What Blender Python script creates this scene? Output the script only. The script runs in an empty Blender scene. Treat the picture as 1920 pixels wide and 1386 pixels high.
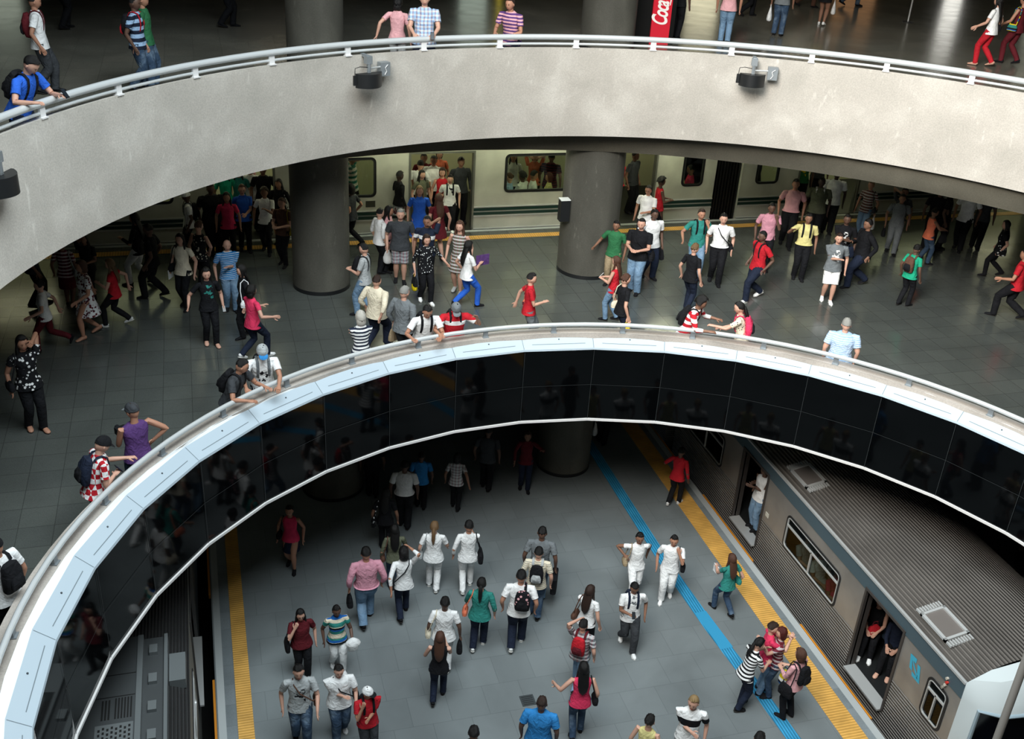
import bpy, bmesh, math, random
from math import sin, cos, tan, pi, radians, atan2, hypot, degrees
from mathutils import Vector, Matrix
random.seed(7)
C = bpy.context.scene.collection
# ------------------------------------------------------------ camera
F, PIT, ROLL, YAW, HC = 1992.9, .48357, .06524, .30422, 14.29364
fw = Vector((sin(YAW)*cos(PIT), cos(YAW)*cos(PIT), -sin(PIT)))
rt = Vector((cos(YAW), -sin(YAW), 0)); up = rt.cross(fw)
RT = cos(ROLL)*rt + sin(ROLL)*up; UP = -sin(ROLL)*rt + cos(ROLL)*up
CAMP = Vector((0, 0, HC))
cd = bpy.data.cameras.new('camera'); cam = bpy.data.objects.new('camera', cd); C.objects.link(cam)
M3 = Matrix((RT, UP, -fw)).transposed()
cam.matrix_world = Matrix.Translation(CAMP) @ M3.to_4x4()
cd.sensor_width = 36; cd.lens = F*36/1920; cd.clip_end = 300
bpy.context.scene.camera = cam
# ------------------------------------------------------------ light and exposure
sc = bpy.context.scene
sc.view_settings.view_transform = 'Standard'; sc.view_settings.look = 'None'
sc.view_settings.exposure = 0.0; sc.view_settings.gamma = 1
sc.view_settings.use_curve_mapping = False
w = bpy.data.worlds.new('world'); sc.world = w; w.use_nodes = True
w.node_tree.nodes['Background'].inputs[0].default_value = (.55, .72, .85, 1)
w.node_tree.nodes['Background'].inputs[1].default_value = .015
def area(name, loc, target, sx, sy, power, col, spread=180):
    l = bpy.data.lights.new(name, 'AREA'); l.shape = 'RECTANGLE'; l.size = sx; l.size_y = sy
    l.energy = power; l.color = col; l.spread = radians(spread)
    o = bpy.data.objects.new(name, l); C.objects.link(o); o.location = loc
    o.rotation_euler = (Vector(target)-Vector(loc)).to_track_quat('-Z', 'Y').to_euler()
    return o
# daylight falling through the roof opening over the round void
area('rooflight', (3.4, 9.0, 20), (6.2, 10.4, 5), 11, 11.5, 3900, (.88, .97, 1.0), 165)
area('rooflight', (-1.5, 4.5, 20.5), (14.5, 17.5, 9.0), 7, 7, 1280, (1.0, .93, .84), 70)

Z1, Z2 = 4.595, 9.288
C1 = (5.520, 9.124); C2 = (6.787, 10.345); CP = (6.967, 10.879); CD = (5.744, 9.731); CB = (5.565, 9.235)

def ray(px, py):
    return RT*(px-960) - UP*(py-693) + fw*F
def at(px, py, z):
    d = ray(px, py); return CAMP + d*((z-HC)/d.z)
def projy(X):
    d = X-CAMP; return 693 - F*d.dot(UP)/d.dot(fw)

# ------------------------------------------------------------ materials
MATS = {}
def newmat(name):
    m = bpy.data.materials.new(name); m.use_nodes = True
    return m, m.node_tree.nodes, m.node_tree.links, m.node_tree.nodes['Principled BSDF']
def s2l(c):
    return tuple((v/12.92 if v <= .04045 else ((v+.055)/1.055)**2.4) for v in c)
def hexc(h):
    return s2l(tuple(int(h[i:i+2], 16)/255 for i in (0, 2, 4)))
def plain(name, h, rough=.6, metal=0, spec=.5, bump=0, bscale=60):
    k = ('p', name, h, rough, metal)
    if k in MATS: return MATS[k]
    m, N, L, b = newmat(name)
    b.inputs['Base Color'].default_value = hexc(h)+(1,)
    b.inputs['Roughness'].default_value = rough; b.inputs['Metallic'].default_value = metal
    b.inputs['Specular IOR Level'].default_value = spec
    if bump:
        t = N.new('ShaderNodeTexNoise'); t.inputs['Scale'].default_value = bscale
        u = N.new('ShaderNodeBump'); u.inputs['Strength'].default_value = bump; u.inputs['Distance'].default_value = .02
        L.new(t.outputs['Fac'], u.inputs['Height']); L.new(u.outputs[0], b.inputs['Normal'])
    MATS[k] = m; return m
def emis(name, h, st):
    k = ('e', name, h, st)
    if k in MATS: return MATS[k]
    m, N, L, b = newmat(name)
    b.inputs['Base Color'].default_value = hexc(h)+(1,)
    b.inputs['Emission Color'].default_value = hexc(h)+(1,); b.inputs['Emission Strength'].default_value = st
    MATS[k] = m; return m
def ramp(N, stops, interp='LINEAR'):
    r = N.new('ShaderNodeValToRGB'); r.color_ramp.interpolation = interp
    e = r.color_ramp.elements
    while len(e) > 1: e.remove(e[-1])
    e[0].position = stops[0][0]; e[0].color = tuple(stops[0][1])+(1,)
    for p, c in stops[1:]:
        x = e.new(p); x.color = tuple(c)+(1,)
    return r
def noise(N, L, co, scale, detail=4, dist=0, vec=None):
    t = N.new('ShaderNodeTexNoise'); t.inputs['Scale'].default_value = scale; t.inputs['Detail'].default_value = detail
    t.inputs['Distortion'].default_value = dist
    if vec:
        mp = N.new('ShaderNodeMapping'); mp.inputs['Scale'].default_value = vec
        L.new(co, mp.inputs[0]); L.new(mp.outputs[0], t.inputs[0])
    else: L.new(co, t.inputs[0])
    return t
def mixc(N, L, a, b, fac, mode='MIX'):
    m = N.new('ShaderNodeMix'); m.data_type = 'RGBA'; m.blend_type = mode
    for s, v in ((6, a), (7, b)):
        if isinstance(v, tuple): m.inputs[s].default_value = v+(1,)
        else: L.new(v, m.inputs[s])
    if isinstance(fac, float): m.inputs[0].default_value = fac
    else: L.new(fac, m.inputs[0])
    return m.outputs[2]
def tiles(name, c1, c2, mortar, w, h, rough, off=.0, patch=.25, msize=.006, rvar=.12):
    m, N, L, b = newmat(name)
    co = N.new('ShaderNodeTexCoord').outputs['Object']
    br = N.new('ShaderNodeTexBrick'); br.offset = off; br.inputs['Scale'].default_value = 1
    br.inputs['Brick Width'].default_value = w; br.inputs['Row Height'].default_value = h
    br.inputs['Mortar Size'].default_value = msize; br.inputs['Mortar Smooth'].default_value = .3
    br.inputs['Color1'].default_value = hexc(c1)+(1,); br.inputs['Color2'].default_value = hexc(c2)+(1,)
    br.inputs['Mortar'].default_value = hexc(mortar)+(1,); L.new(co, br.inputs[0])
    n1 = noise(N, L, co, 130, 3); r1 = ramp(N, [(.3, (.75,)*3), (.7, (1.25,)*3)]); L.new(n1.outputs[0], r1.inputs[0])
    n2 = noise(N, L, co, .55, 5, .6); r2 = ramp(N, [(.3, (1-patch,)*3), (.7, (1+patch,)*3)]); L.new(n2.outputs[0], r2.inputs[0])
    c = mixc(N, L, br.outputs[0], r1.outputs[0], .8, 'MULTIPLY'); c = mixc(N, L, c, r2.outputs[0], 1.0, 'MULTIPLY')
    L.new(c, b.inputs['Base Color'])
    n3 = noise(N, L, co, 1.7, 5, .4); mr = N.new('ShaderNodeMapRange')
    mr.inputs[3].default_value = max(.03, rough-rvar); mr.inputs[4].default_value = rough+rvar
    L.new(n3.outputs[0], mr.inputs[0]); L.new(mr.outputs[0], b.inputs['Roughness'])
    bp = N.new('ShaderNodeBump'); bp.inputs['Strength'].default_value = .15; bp.inputs['Distance'].default_value = .004
    L.new(br.outputs['Fac'], bp.inputs['Height']); bp.invert = True; L.new(bp.outputs[0], b.inputs['Normal'])
    return m
def concrete(name, base, light, dark, rough=.85, streak=True, vs=(1, 1, 1)):
    m, N, L, b = newmat(name)
    co = N.new('ShaderNodeTexCoord').outputs['Object']
    n1 = noise(N, L, co, 1.1, 6, .3, vs); r = ramp(N, [(.2, hexc(dark)), (.5, hexc(base)), (.85, hexc(light))]); L.new(n1.outputs[0], r.inputs[0])
    c = r.outputs[0]
    n2 = noise(N, L, co, 40, 4); r2 = ramp(N, [(.3, (.88,)*3), (.7, (1.1,)*3)]); L.new(n2.outputs[0], r2.inputs[0])
    c = mixc(N, L, c, r2.outputs[0], 1.0, 'MULTIPLY')
    if streak:   # pale drips and scrapes of old paint
        n3 = noise(N, L, co, 2.2, 5, .2, (3.2, 3.2, .55)); r3 = ramp(N, [(.60, (0, 0, 0)), (.70, (.75,)*3)]); L.new(n3.outputs[0], r3.inputs[0])
        n4 = noise(N, L, co, 9, 3, 0, (1.5, 1.5, .6)); r4 = ramp(N, [(.5, (0, 0, 0)), (.62, (1, 1, 1))]); L.new(n4.outputs[0], r4.inputs[0])
        k = mixc(N, L, r3.outputs[0], r4.outputs[0], 1.0, 'MULTIPLY')
        c = mixc(N, L, c, hexc(light), k)
    L.new(c, b.inputs['Base Color']); b.inputs['Roughness'].default_value = rough
    bp = N.new('ShaderNodeBump'); bp.inputs['Strength'].default_value = .25; bp.inputs['Distance'].default_value = .01
    L.new(n2.outputs[0], bp.inputs['Height']); L.new(bp.outputs[0], b.inputs['Normal'])
    return m
def ribbed(name, h, rough, metal, axis, freq, depth=.5, zlim=None, smooth=None):
    """stainless sheet with pressed ribs running along the car"""
    m, N, L, b = newmat(name)
    b.inputs['Metallic'].default_value = metal; b.inputs['Roughness'].default_value = rough
    co = N.new('ShaderNodeTexCoord').outputs['Object']; sp = N.new('ShaderNodeSeparateXYZ'); L.new(co, sp.inputs[0])
    mu = N.new('ShaderNodeMath'); mu.operation = 'MULTIPLY'; mu.inputs[1].default_value = freq; L.new(sp.outputs[axis], mu.inputs[0])
    si = N.new('ShaderNodeMath'); si.operation = 'SINE'; L.new(mu.outputs[0], si.inputs[0])
    h_ = si.outputs[0]
    if zlim:
        lt = N.new('ShaderNodeMath'); lt.operation = 'LESS_THAN'; lt.inputs[1].default_value = zlim; L.new(sp.outputs[2], lt.inputs[0])
        m2 = N.new('ShaderNodeMath'); m2.operation = 'MULTIPLY'; L.new(h_, m2.inputs[0]); L.new(lt.outputs[0], m2.inputs[1]); h_ = m2.outputs[0]
    bp = N.new('ShaderNodeBump'); bp.inputs['Strength'].default_value = depth; bp.inputs['Distance'].default_value = .012
    L.new(h_, bp.inputs['Height']); L.new(bp.outputs[0], b.inputs['Normal'])
    n = noise(N, L, co, 1.3, 5, .3); c0 = hexc(h)
    r = ramp(N, [(.3, tuple(v*.72 for v in c0)), (.7, c0)]); L.new(n.outputs[0], r.inputs[0]); c = r.outputs[0]
    rr = ramp(N, [(0, (.45,)*3), (1, (1.15,)*3)])   # darker in the grooves, lighter on the ribs
    mm = N.new('ShaderNodeMapRange'); mm.inputs[1].default_value = -1; mm.inputs[2].default_value = 1; L.new(h_, mm.inputs[0]); L.new(mm.outputs[0], rr.inputs[0])
    c = mixc(N, L, c, rr.outputs[0], .7, 'MULTIPLY'); L.new(c, b.inputs['Base Color'])
    return m
def glassmat(name, tint, rough=.02, mixv=.06):
    m = bpy.data.materials.new(name); m.use_nodes = True; N = m.node_tree.nodes; L = m.node_tree.links; N.clear()
    o = N.new('ShaderNodeOutputMaterial'); t = N.new('ShaderNodeBsdfTransparent'); t.inputs[0].default_value = hexc(tint)+(1,)
    g = N.new('ShaderNodeBsdfGlossy'); g.inputs['Roughness'].default_value = rough; x = N.new('ShaderNodeMixShader')
    x.inputs[0].default_value = mixv
    L.new(t.outputs[0], x.inputs[1]); L.new(g.outputs[0], x.inputs[2]); L.new(x.outputs[0], o.inputs[0]); return m

# ------------------------------------------------------------ mesh helpers
class M:
    def __init__(s): s.v = []; s.f = []; s.s = []
    def add(s, vs, fs, smooth=False):
        o = len(s.v); s.v += [tuple(x) for x in vs]; s.f += [tuple(i+o for i in f) for f in fs]; s.s += [smooth]*len(fs)
    def box(s, x0, x1, y0, y1, z0, z1, T=None):
        p = [(x, y, z) for z in (z0, z1) for y in (y0, y1) for x in (x0, x1)]
        if T: p = [T(*q) for q in p]
        s.add(p, [(0, 2, 3, 1), (4, 5, 7, 6), (0, 1, 5, 4), (2, 6, 7, 3), (0, 4, 6, 2), (1, 3, 7, 5)])
    def obox(s, c, ax, ay, az, hx, hy, hz):
        c = Vector(c); p = [c+ax*(hx*i)+ay*(hy*j)+az*(hz*k) for k in (-1, 1) for j in (-1, 1) for i in (-1, 1)]
        s.add(p, [(0, 2, 3, 1), (4, 5, 7, 6), (0, 1, 5, 4), (2, 6, 7, 3), (0, 4, 6, 2), (1, 3, 7, 5)])
    def quad(s, *p): s.add(p, [tuple(range(len(p)))])
    def loft(s, pts, rad, side=None, n=10, cap=True, sup=2.0):
        """swept ellipse: rad = (rx, ry) or r per point, rx lies along side"""
        pts = [Vector(p) for p in pts]; k = len(pts); vs = []
        sd = Vector(side) if side else None
        for i, p in enumerate(pts):
            t = (pts[min(i+1, k-1)]-pts[max(i-1, 0)])
            t = t.normalized() if t.length > 1e-9 else Vector((0, 0, 1))
            if sd is None:
                sd = t.orthogonal().normalized()
            a = sd - t*sd.dot(t)
            if a.length < 1e-4: a = t.orthogonal()
            a.normalize(); b = t.cross(a)
            if side is None: sd = a
            r = rad[i] if isinstance(rad, (list, tuple)) else rad
            rx, ry = r if isinstance(r, tuple) else (r, r)
            for j in range(n):
                u = 2*pi*j/n; cu, su = cos(u), sin(u)
                if sup != 2:
                    cu = math.copysign(abs(cu)**(2/sup), cu); su = math.copysign(abs(su)**(2/sup), su)
                vs.append(p+a*(rx*cu)+b*(ry*su))
        fs = [(i*n+j, i*n+(j+1) % n, (i+1)*n+(j+1) % n, (i+1)*n+j) for i in range(k-1) for j in range(n)]
        if cap: fs += [tuple(reversed(range(n))), tuple(range((k-1)*n, k*n))]
        s.add(vs, fs, True)
    def ell(s, c, rx, ry, rz, n=10, m=7, fn=None, R=None):
        vs = []; c = Vector(c)
        for i in range(m+1):
            th = pi*i/m
            for j in range(n):
                ph = 2*pi*j/n; q = Vector((sin(th)*cos(ph), sin(th)*sin(ph), cos(th)))
                if fn: q = fn(q)
                q = Vector((q.x*rx, q.y*ry, q.z*rz))
                if R: q = R @ q
                vs.append(c+q)
        s.add(vs, [(i*n+j, (i+1)*n+j, (i+1)*n+(j+1) % n, i*n+(j+1) % n) for i in range(m) for j in range(n)], True)
    def build(s, name, mat, parent=None, origin=None, fix=True):
        if origin is not None:
            o = Vector(origin); s.v = [tuple(Vector(p)-o) for p in s.v]
        me = bpy.data.meshes.new(name); me.from_pydata(s.v, [], s.f); me.polygons.foreach_set('use_smooth', s.s)
        bm = bmesh.new(); bm.from_mesh(me); bmesh.ops.remove_doubles(bm, verts=bm.verts, dist=1e-5)
        if fix: bmesh.ops.recalc_face_normals(bm, faces=bm.faces)
        for e in bm.edges:
            if len(e.link_faces) == 2 and e.calc_face_angle(0) > .7: e.smooth = False
        bm.to_mesh(me); bm.free()
        me.materials.append(mat)
        ob = bpy.data.objects.new(name, me); C.objects.link(ob)
        if origin is not None: ob.location = origin
        if parent: ob.parent = parent
        return ob
def thing(name, label, cat, loc=(0, 0, 0), rz=0, group=None):
    o = bpy.data.objects.new(name, None); C.objects.link(o); o.empty_display_size = .1
    o.location = loc; o.rotation_euler = (0, 0, rz); o['label'] = label; o['category'] = cat
    if group: o['group'] = group
    return o
def tag(o, label, cat, group=None):
    o['label'] = label; o['category'] = cat
    if group: o['group'] = group
    return o
def struct(o): o['kind'] = 'structure'; return o
def P3(c, r, a, z): return (c[0]+r*cos(radians(a)), c[1]+r*sin(radians(a)), z)
def ring(m, prof, a0=0, a1=360, step=5, smooth=True):
    """prof: list of (centre, radius, z); sweeps the open profile round"""
    n = int(round((a1-a0)/step)); full = abs(a1-a0-360) < 1e-6; k = len(prof)
    vs = [P3(c, r, a0+step*i, z) for i in range(n if full else n+1) for c, r, z in prof]
    fs = []
    for i in range(n):
        j = (i+1) % n if full else i+1
        fs += [(i*k+q, i*k+q+1, j*k+q+1, j*k+q) for q in range(k-1)]
    m.add(vs, fs, smooth)
def holed(m, c, r, z, rect, step=5):
    """flat slab face between a round hole and a rectangle"""
    x0, x1, y0, y1 = rect; vs = []; n = int(360/step); ang = sorted(set([step*i for i in range(n)]) | set(round(degrees(atan2(y-c[1], x-c[0])) % 360, 4) for x in (x0, x1) for y in (y0, y1)))
    for a in ang:
        dx, dy = cos(radians(a)), sin(radians(a)); t = 1e9
        if dx > 1e-9: t = min(t, (x1-c[0])/dx)
        if dx < -1e-9: t = min(t, (x0-c[0])/dx)
        if dy > 1e-9: t = min(t, (y1-c[1])/dy)
        if dy < -1e-9: t = min(t, (y0-c[1])/dy)
        a5 = (a % step)/step; i0 = a-a % step
        p, q = Vector(P3(c, r, i0, z)), Vector(P3(c, r, i0+step, z)); hp = p.lerp(q, a5)
        vs += [tuple(hp), (c[0]+dx*t, c[1]+dy*t, z)]
    k = len(ang); m.add(vs, [(2*i, 2*i+1, 2*((i+1) % k)+1, 2*((i+1) % k)) for i in range(k)])

# ------------------------------------------------------------ shared materials
f0m = tiles('granite_slabs', '6e7577', '737a7c', '62696b', .7, .7, .42, .5, .2, .006, .08)
f1m = tiles('polished_granite', '484c4a', '4e524f', '393c3a', .5, .5, .19, .0, .18, .006, .1)
f2m = tiles('polished_granite_upper', '66665e', '6d6b62', '53534c', .6, .6, .22, .0, .2, .004, .06)
edgem = tiles('speckled_granite', '6b7478', '7a8286', '596063', 1.0, .5, .55, .0, .3, .003, .05)
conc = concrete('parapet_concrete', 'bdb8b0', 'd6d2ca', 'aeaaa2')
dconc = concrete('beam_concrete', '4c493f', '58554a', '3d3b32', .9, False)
colm = concrete('column_concrete', '4c4b44', '67665d', '37362f', .8, True, (1, 1, .45))
curbm = concrete('curb_concrete', 'a9a29b', 'b9b2ab', '8d8780', .8, False)
whitem = plain('white_painted_metal', 'aebdc8', .42, 0, .35)
brightm = plain('white_edge_lit', 'e9edef', .4)  # lit top edge of the white fascia, its brightness put into the colour
blackm = plain('black_glass_panel', '040506', .045, 0, .22)
trimw = plain('white_trim_metal', 'd8d8d8', .4)
steel = plain('brushed_steel', 'd5dadc', .32, .35)
dmet = plain('black_painted_metal', '16181a', .45)
boxm = plain('grey_aluminium', '9aa1a6', .45, .6)
ym = plain('yellow_tactile_rubber', 'c7932f', .6, 0, .3, .3, 90)
bm_ = plain('blue_tactile_rubber', '1e7fb0', .5, 0, .4)
linem = plain('pale_edge_stone', 'a5abac', .6)
gap = plain('dark_pit', '0b0c0c', .9)
dark = plain('dark_wall_paint', '14150f', .9)
# ------------------------------------------------------------ floors, slabs, rings
X0, X1, Y0, Y1 = -16, 40, -14, 46
m = M()
m.box(-.5, 10.95, Y0, Y1, -.35, 0); struct(m.build('floor', f0m))
m = M(); m.box(14.75, X1, Y0, Y1, -.35, 0); struct(m.build('floor', f0m))
m = M(); m.box(X0, -4.6, Y0, Y1, -.35, 0); struct(m.build('floor', f0m))
m = M(); m.box(-4.6, -.5, Y0, Y1, -1.6, -1.3); struct(m.build('floor', gap))
m = M(); m.box(10.95, 14.75, Y0, Y1, -1.6, -1.3); struct(m.build('floor', gap))
m = M()   # middle level slab
holed(m, C1, 8.33, Z1, (X0, X1, Y0, 25.29)); holed(m, CB, 7.75, 3.75, (X0, X1, Y0, 30))
m.quad((X0, 25.29, Z1), (X1, 25.29, Z1), (X1, 25.29, Z1-1.2), (X0, 25.29, Z1-1.2))
m.quad((X0, 25.29, Z1-1.2), (X1, 25.29, Z1-1.2), (X1, 30, Z1-1.2), (X0, 30, Z1-1.2))
struct(m.build('floor', f1m, fix=False))
m = M()   # top level slab
holed(m, (6.90, 10.66), 10.62, Z2, (X0, X1, Y0, Y1)); holed(m, CD, 12.28, 7.70, (X0, X1, Y0, Y1)); struct(m.build('floor', f2m, fix=False))
m = M(); m.box(X0-.3, X1+.3, Y1, Y1+.3, -1.6, 13); struct(m.build('wall_back', dark))
m = M(); m.box(X0, X1, 30, 30.3, -1.6, 7.7); struct(m.build('wall_behind_train', dark))
m = M(); m.box(X0-.3, X0, Y0, Y1, -1.6, 13); struct(m.build('wall_left', dark))
m = M(); m.box(X1, X1+.3, Y0, Y1, -1.6, 13); struct(m.build('wall_right', dark))
m = M(); m.box(X0-.3, X1+.3, Y0-.3, Y0, -1.6, 13); struct(m.build('wall_front', dark))
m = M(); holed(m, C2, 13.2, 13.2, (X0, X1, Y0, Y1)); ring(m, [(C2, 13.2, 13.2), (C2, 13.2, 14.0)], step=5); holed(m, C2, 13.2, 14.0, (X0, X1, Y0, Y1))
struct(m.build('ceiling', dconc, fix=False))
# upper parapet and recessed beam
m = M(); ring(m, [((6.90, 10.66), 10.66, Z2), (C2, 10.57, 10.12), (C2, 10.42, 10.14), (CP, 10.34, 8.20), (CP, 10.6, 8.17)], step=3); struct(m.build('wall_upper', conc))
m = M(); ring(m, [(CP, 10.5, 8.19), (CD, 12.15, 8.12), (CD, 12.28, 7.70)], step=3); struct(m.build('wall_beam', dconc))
# lower parapet: kerb, white fascia, black glass, bottom trim
m = M(); ring(m, [(C1, 8.36, Z1), (C1, 8.36, 5.525), (C1, 8.07, 5.535), (C1, 8.05, 5.2), (C1, 7.9, 5.0), (CB, 7.83, 3.8)], step=3.0); struct(m.build('wall_lower', curbm))
m = M(); n = 36
A = [P3(C1, 8.078, 10*i/2, 5.545) for i in range(72)]; Bq = [P3(CB, 8.02, 10*i, 5.49) for i in range(36)]
vs = A+Bq; fs = []
for i in range(36):
    fs += [(2*i, 2*i+1, 72+i), (2*i+1, (2*i+2) % 72, 72+(i+1) % 36, 72+i)]
m.add(vs, fs); struct(m.build('trim_1', brightm))
m = M(); ring(m, [(CB, 8.022, 5.492), (CB, 7.775, 5.325), (CB, 7.765, 5.28)], step=10, smooth=False); fas = struct(m.build('trim_2', whitem))
m = M()
def fasp(a, t, up_=0):   # point on the flat facet at angle a, t from top to bottom
    i = math.floor((a)/10)*10; u = (a-i)/10
    p = Vector(P3(CB, 8.022, i, 5.492)).lerp(Vector(P3(CB, 8.022, i+10, 5.492)), u); q = Vector(P3(CB, 7.775, i, 5.325)).lerp(Vector(P3(CB, 7.775, i+10, 5.325)), u)
    nn = Vector((-cos(radians(a)), -sin(radians(a)), 1.45)).normalized(); return p.lerp(q, t)+nn*(.002+up_)
for i in range(36):
    a = 10*i
    for (u0, u1) in ((1.2, 8.8),): m.quad(fasp(a+u0, .62), fasp(a+u1, .62), fasp(a+u1, .66), fasp(a+u0, .66))
    m.quad(fasp(a+.02, .05), fasp(a+.10, .05), fasp(a+.10, .98), fasp(a+.02, .98))
m.build('panel_joint', plain('fascia_joint_line', '6e7a82', .8), fas, fix=False)  # thin grey strips along the fascia joints
for i in range(0, 18):
    p = fasp(10*i+4.9, .3, .004); b = M(); b.ell(p, .014, .014, .012, 8, 5); b.build('bolt', plain('dark_bolt', '4a5156', .5, .4), fas)
m = M(); ring(m, [(CB, 7.765, 5.29), (CB, 7.75, 3.75)], step=10, smooth=False); blk = struct(m.build('trim_3', blackm))
m = M()
for i in range(36):
    ring(m, [(CB, 7.745, 4.548), (CB, 7.745, 4.540)], 10*i, 10*i+10, 10, False)
    a = 10*i; ring(m, [(CB, 7.745, 5.28), (CB, 7.737, 3.78)], a-.035, a+.035, .07, False)
m.build('panel_joint', plain('panel_joint_line', '24282a', .5), blk, fix=False)
m = M(); ring(m, [(CB, 7.78, 3.79), (CB, 7.72, 3.79), (CB, 7.72, 3.745), (CB, 7.78, 3.745)], step=10, smooth=False); struct(m.build('trim_4', trimw))

# ------------------------------------------------------------ handrails
def handrail(c, rads, label, a0, da, br):
    t = thing('handrail', label, 'railing', (c[0], c[1], br[0]))
    o = t.location
    for nm, r, z, rr in rads:
        m = M(); n = 120; pts = [Vector(P3(c, r, 3*i, z)) for i in range(n)]
        vs = []
        for i, p in enumerate(pts):
            d = Vector((cos(radians(3*i)), sin(radians(3*i)), 0))
            for j in range(10): vs.append(p+d*(rr*cos(j*pi/5))+Vector((0, 0, rr*sin(j*pi/5))))
        m.add(vs, [(i*10+j, i*10+(j+1) % 10, ((i+1) % n)*10+(j+1) % 10, ((i+1) % n)*10+j) for i in range(n) for j in range(10)], True)
        ob = m.build(nm, steel, None); ob.parent = t; ob.matrix_parent_inverse = Matrix.Translation(-o)
    a = a0
    while a < a0+360-1:
        m = M(); d = Vector((cos(radians(a)), sin(radians(a)), 0)); s = Vector((-d.y, d.x, 0)); p = Vector(P3(c, br[2], a, (br[0]+br[1])/2))
        m.obox(p, d, s, Vector((0, 0, 1)), br[3], br[4], (br[1]-br[0])/2)
        m.obox(Vector(P3(c, br[2], a, br[0]+.01)), d, s, Vector((0, 0, 1)), br[3]+.03, br[4]+.012, .01)
        ob = m.build('bracket', boxm if br[5] else trimw); ob.parent = t; ob.matrix_parent_inverse = Matrix.Translation(-o)
        a += da
    return t
handrail(C1, [('top_rail', 8.142, 5.70, .04)], 'steel handrail on short brackets along the lower white-edged ring', 38.0, 9.45, (5.53, 5.665, 8.15, .018, .045, 1))
handrail(C2, [('top_rail', 10.447, 10.34, .055), ('lower_rail', 10.46, 10.205, .025)], 'thick steel handrail with thin second tube along the upper concrete ring', 60.1, 8.8, (10.13, 10.30, 10.45, .02, .055, 0))

# ------------------------------------------------------------ columns
def column(x, y, r, z0, z1_, lab, mat=colm):
    m = M(); n = 40; zs = [z0+(z1_-z0)*i/8 for i in range(9)]
    m.add([(r*cos(2*pi*j/n), r*sin(2*pi*j/n), z-z0) for z in zs for j in range(n)], [(i*n+j, i*n+(j+1) % n, (i+1)*n+(j+1) % n, (i+1)*n+j) for i in range(8) for j in range(n)], True)
    o = m.build('concrete_column', mat); o.location = (x, y, z0)
    m = M(); m.add([(q*cos(2*pi*j/n), q*sin(2*pi*j/n), z) for q, z in ((r+.004, 0.001), (r+.004, .09), (r, .09)) for j in range(n)], [(i*n+j, i*n+(j+1) % n, (i+1)*n+(j+1) % n, (i+1)*n+j) for i in range(2) for j in range(n)], True)
    m.build('base_band', dmet, o); tag(o, lab, 'column', 'round concrete columns'); return o
column(2.38, 22.28, .63, Z1, 7.70, 'round concrete column on the middle floor, left of the two in front of the far train')
c_ = column(8.70, 22.36, .69, Z1, 7.70, 'round concrete column on the middle floor, right one, with a small black box on its side')
column(2.50, 23.4, .60, Z2, 13.2, 'round concrete column at the top edge of the photo behind the upper rail, left one')
column(9.72, 25.0, .66, Z2, 13.2, 'round concrete column at the top edge of the photo beside the red drinks cooler')
column(2.38, 21.05, .72, 0, 3.75, 'round column in shadow on the lowest platform, left one near the woman in pink tank top')
column(8.05, 20.95, .66, 0, 3.75, 'round column in deep shadow on the lowest platform, right one under the black panels')
m = M(); m.box(-.11, .11, -.1, .1, 0, .5); o = m.build('wall_box', dmet); o.location = (7.92, 22.05, 5.98); tag(o, 'small black box with pale top fixed to the side of the right middle-floor column', 'box')
m = M(); m.box(-.115, .115, -.105, .105, .5, .52); m.build('lid', plain('pale_lid', 'd5d9d5', .5), o)

# ------------------------------------------------------------ platform markings
def strip(name, pts, w0, mat, z, lab=None, cat=None):
    m = M(); L_ = [Vector((x, y, z)) for x, y in pts]
    for a, b in zip(L_, L_[1:]):
        d = (b-a).normalized(); s = Vector((-d.y, d.x, 0))*w0/2
        m.quad(a+s, b+s, b-s, a-s)
        m.quad(*(q-Vector((0, 0, .004)) for q in (a+s, b+s, b-s, a-s)))
    o = m.build(name, mat, fix=False)
    return o
def ridged(name, h, axis, freq, mix):
    m, N, L, b = newmat(name); co = N.new('ShaderNodeTexCoord').outputs['Object']; sp = N.new('ShaderNodeSeparateXYZ'); L.new(co, sp.inputs[0])
    mu = N.new('ShaderNodeMath'); mu.operation = 'MULTIPLY'; mu.inputs[1].default_value = freq; L.new(sp.outputs[axis], mu.inputs[0])
    si = N.new('ShaderNodeMath'); si.operation = 'SINE'; L.new(mu.outputs[0], si.inputs[0]); c0 = hexc(h)
    r = ramp(N, [(.0, tuple(v*mix for v in c0)), (.75, c0), (1, tuple(min(1, v*1.5+.02) for v in c0))]); mr = N.new('ShaderNodeMapRange'); mr.inputs[1].default_value = -1; L.new(si.outputs[0], mr.inputs[0]); L.new(mr.outputs[0], r.inputs[0])
    n = noise(N, L, co, 2.5, 5); r2 = ramp(N, [(.3, (.78,)*3), (.7, (1.15,)*3)]); L.new(n.outputs[0], r2.inputs[0])
    L.new(mixc(N, L, r.outputs[0], r2.outputs[0], 1.0, 'MULTIPLY'), b.inputs['Base Color']); b.inputs['Roughness'].default_value = .5
    bp = N.new('ShaderNodeBump'); bp.inputs['Distance'].default_value = .006; bp.inputs['Strength'].default_value = .4; L.new(si.outputs[0], bp.inputs['Height']); L.new(bp.outputs[0], b.inputs['Normal']); return m
yb = ridged('yellow_tactile_paving', 'c4964a', 1, 2*pi/.06, .93)
bb = ridged('blue_tactile_paving', '2c86b0', 0, 2*pi/.055, .72)
def smark(i, o): struct(o); o.name = 'trim_%d' % i
smark(5, strip('mark', [(-.02, Y0), (-.02, Y1)], .27, yb, .006))
smark(6, strip('mark', [(10.41, Y0), (10.44, Y1)], .45, yb, .006))
smark(7, strip('mark', [(9.37, 10.5), (9.25, 12.71), (9.10, 14.61), (9.02, 16.63), (9.01, 24)], .26, bb, .006))
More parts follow.
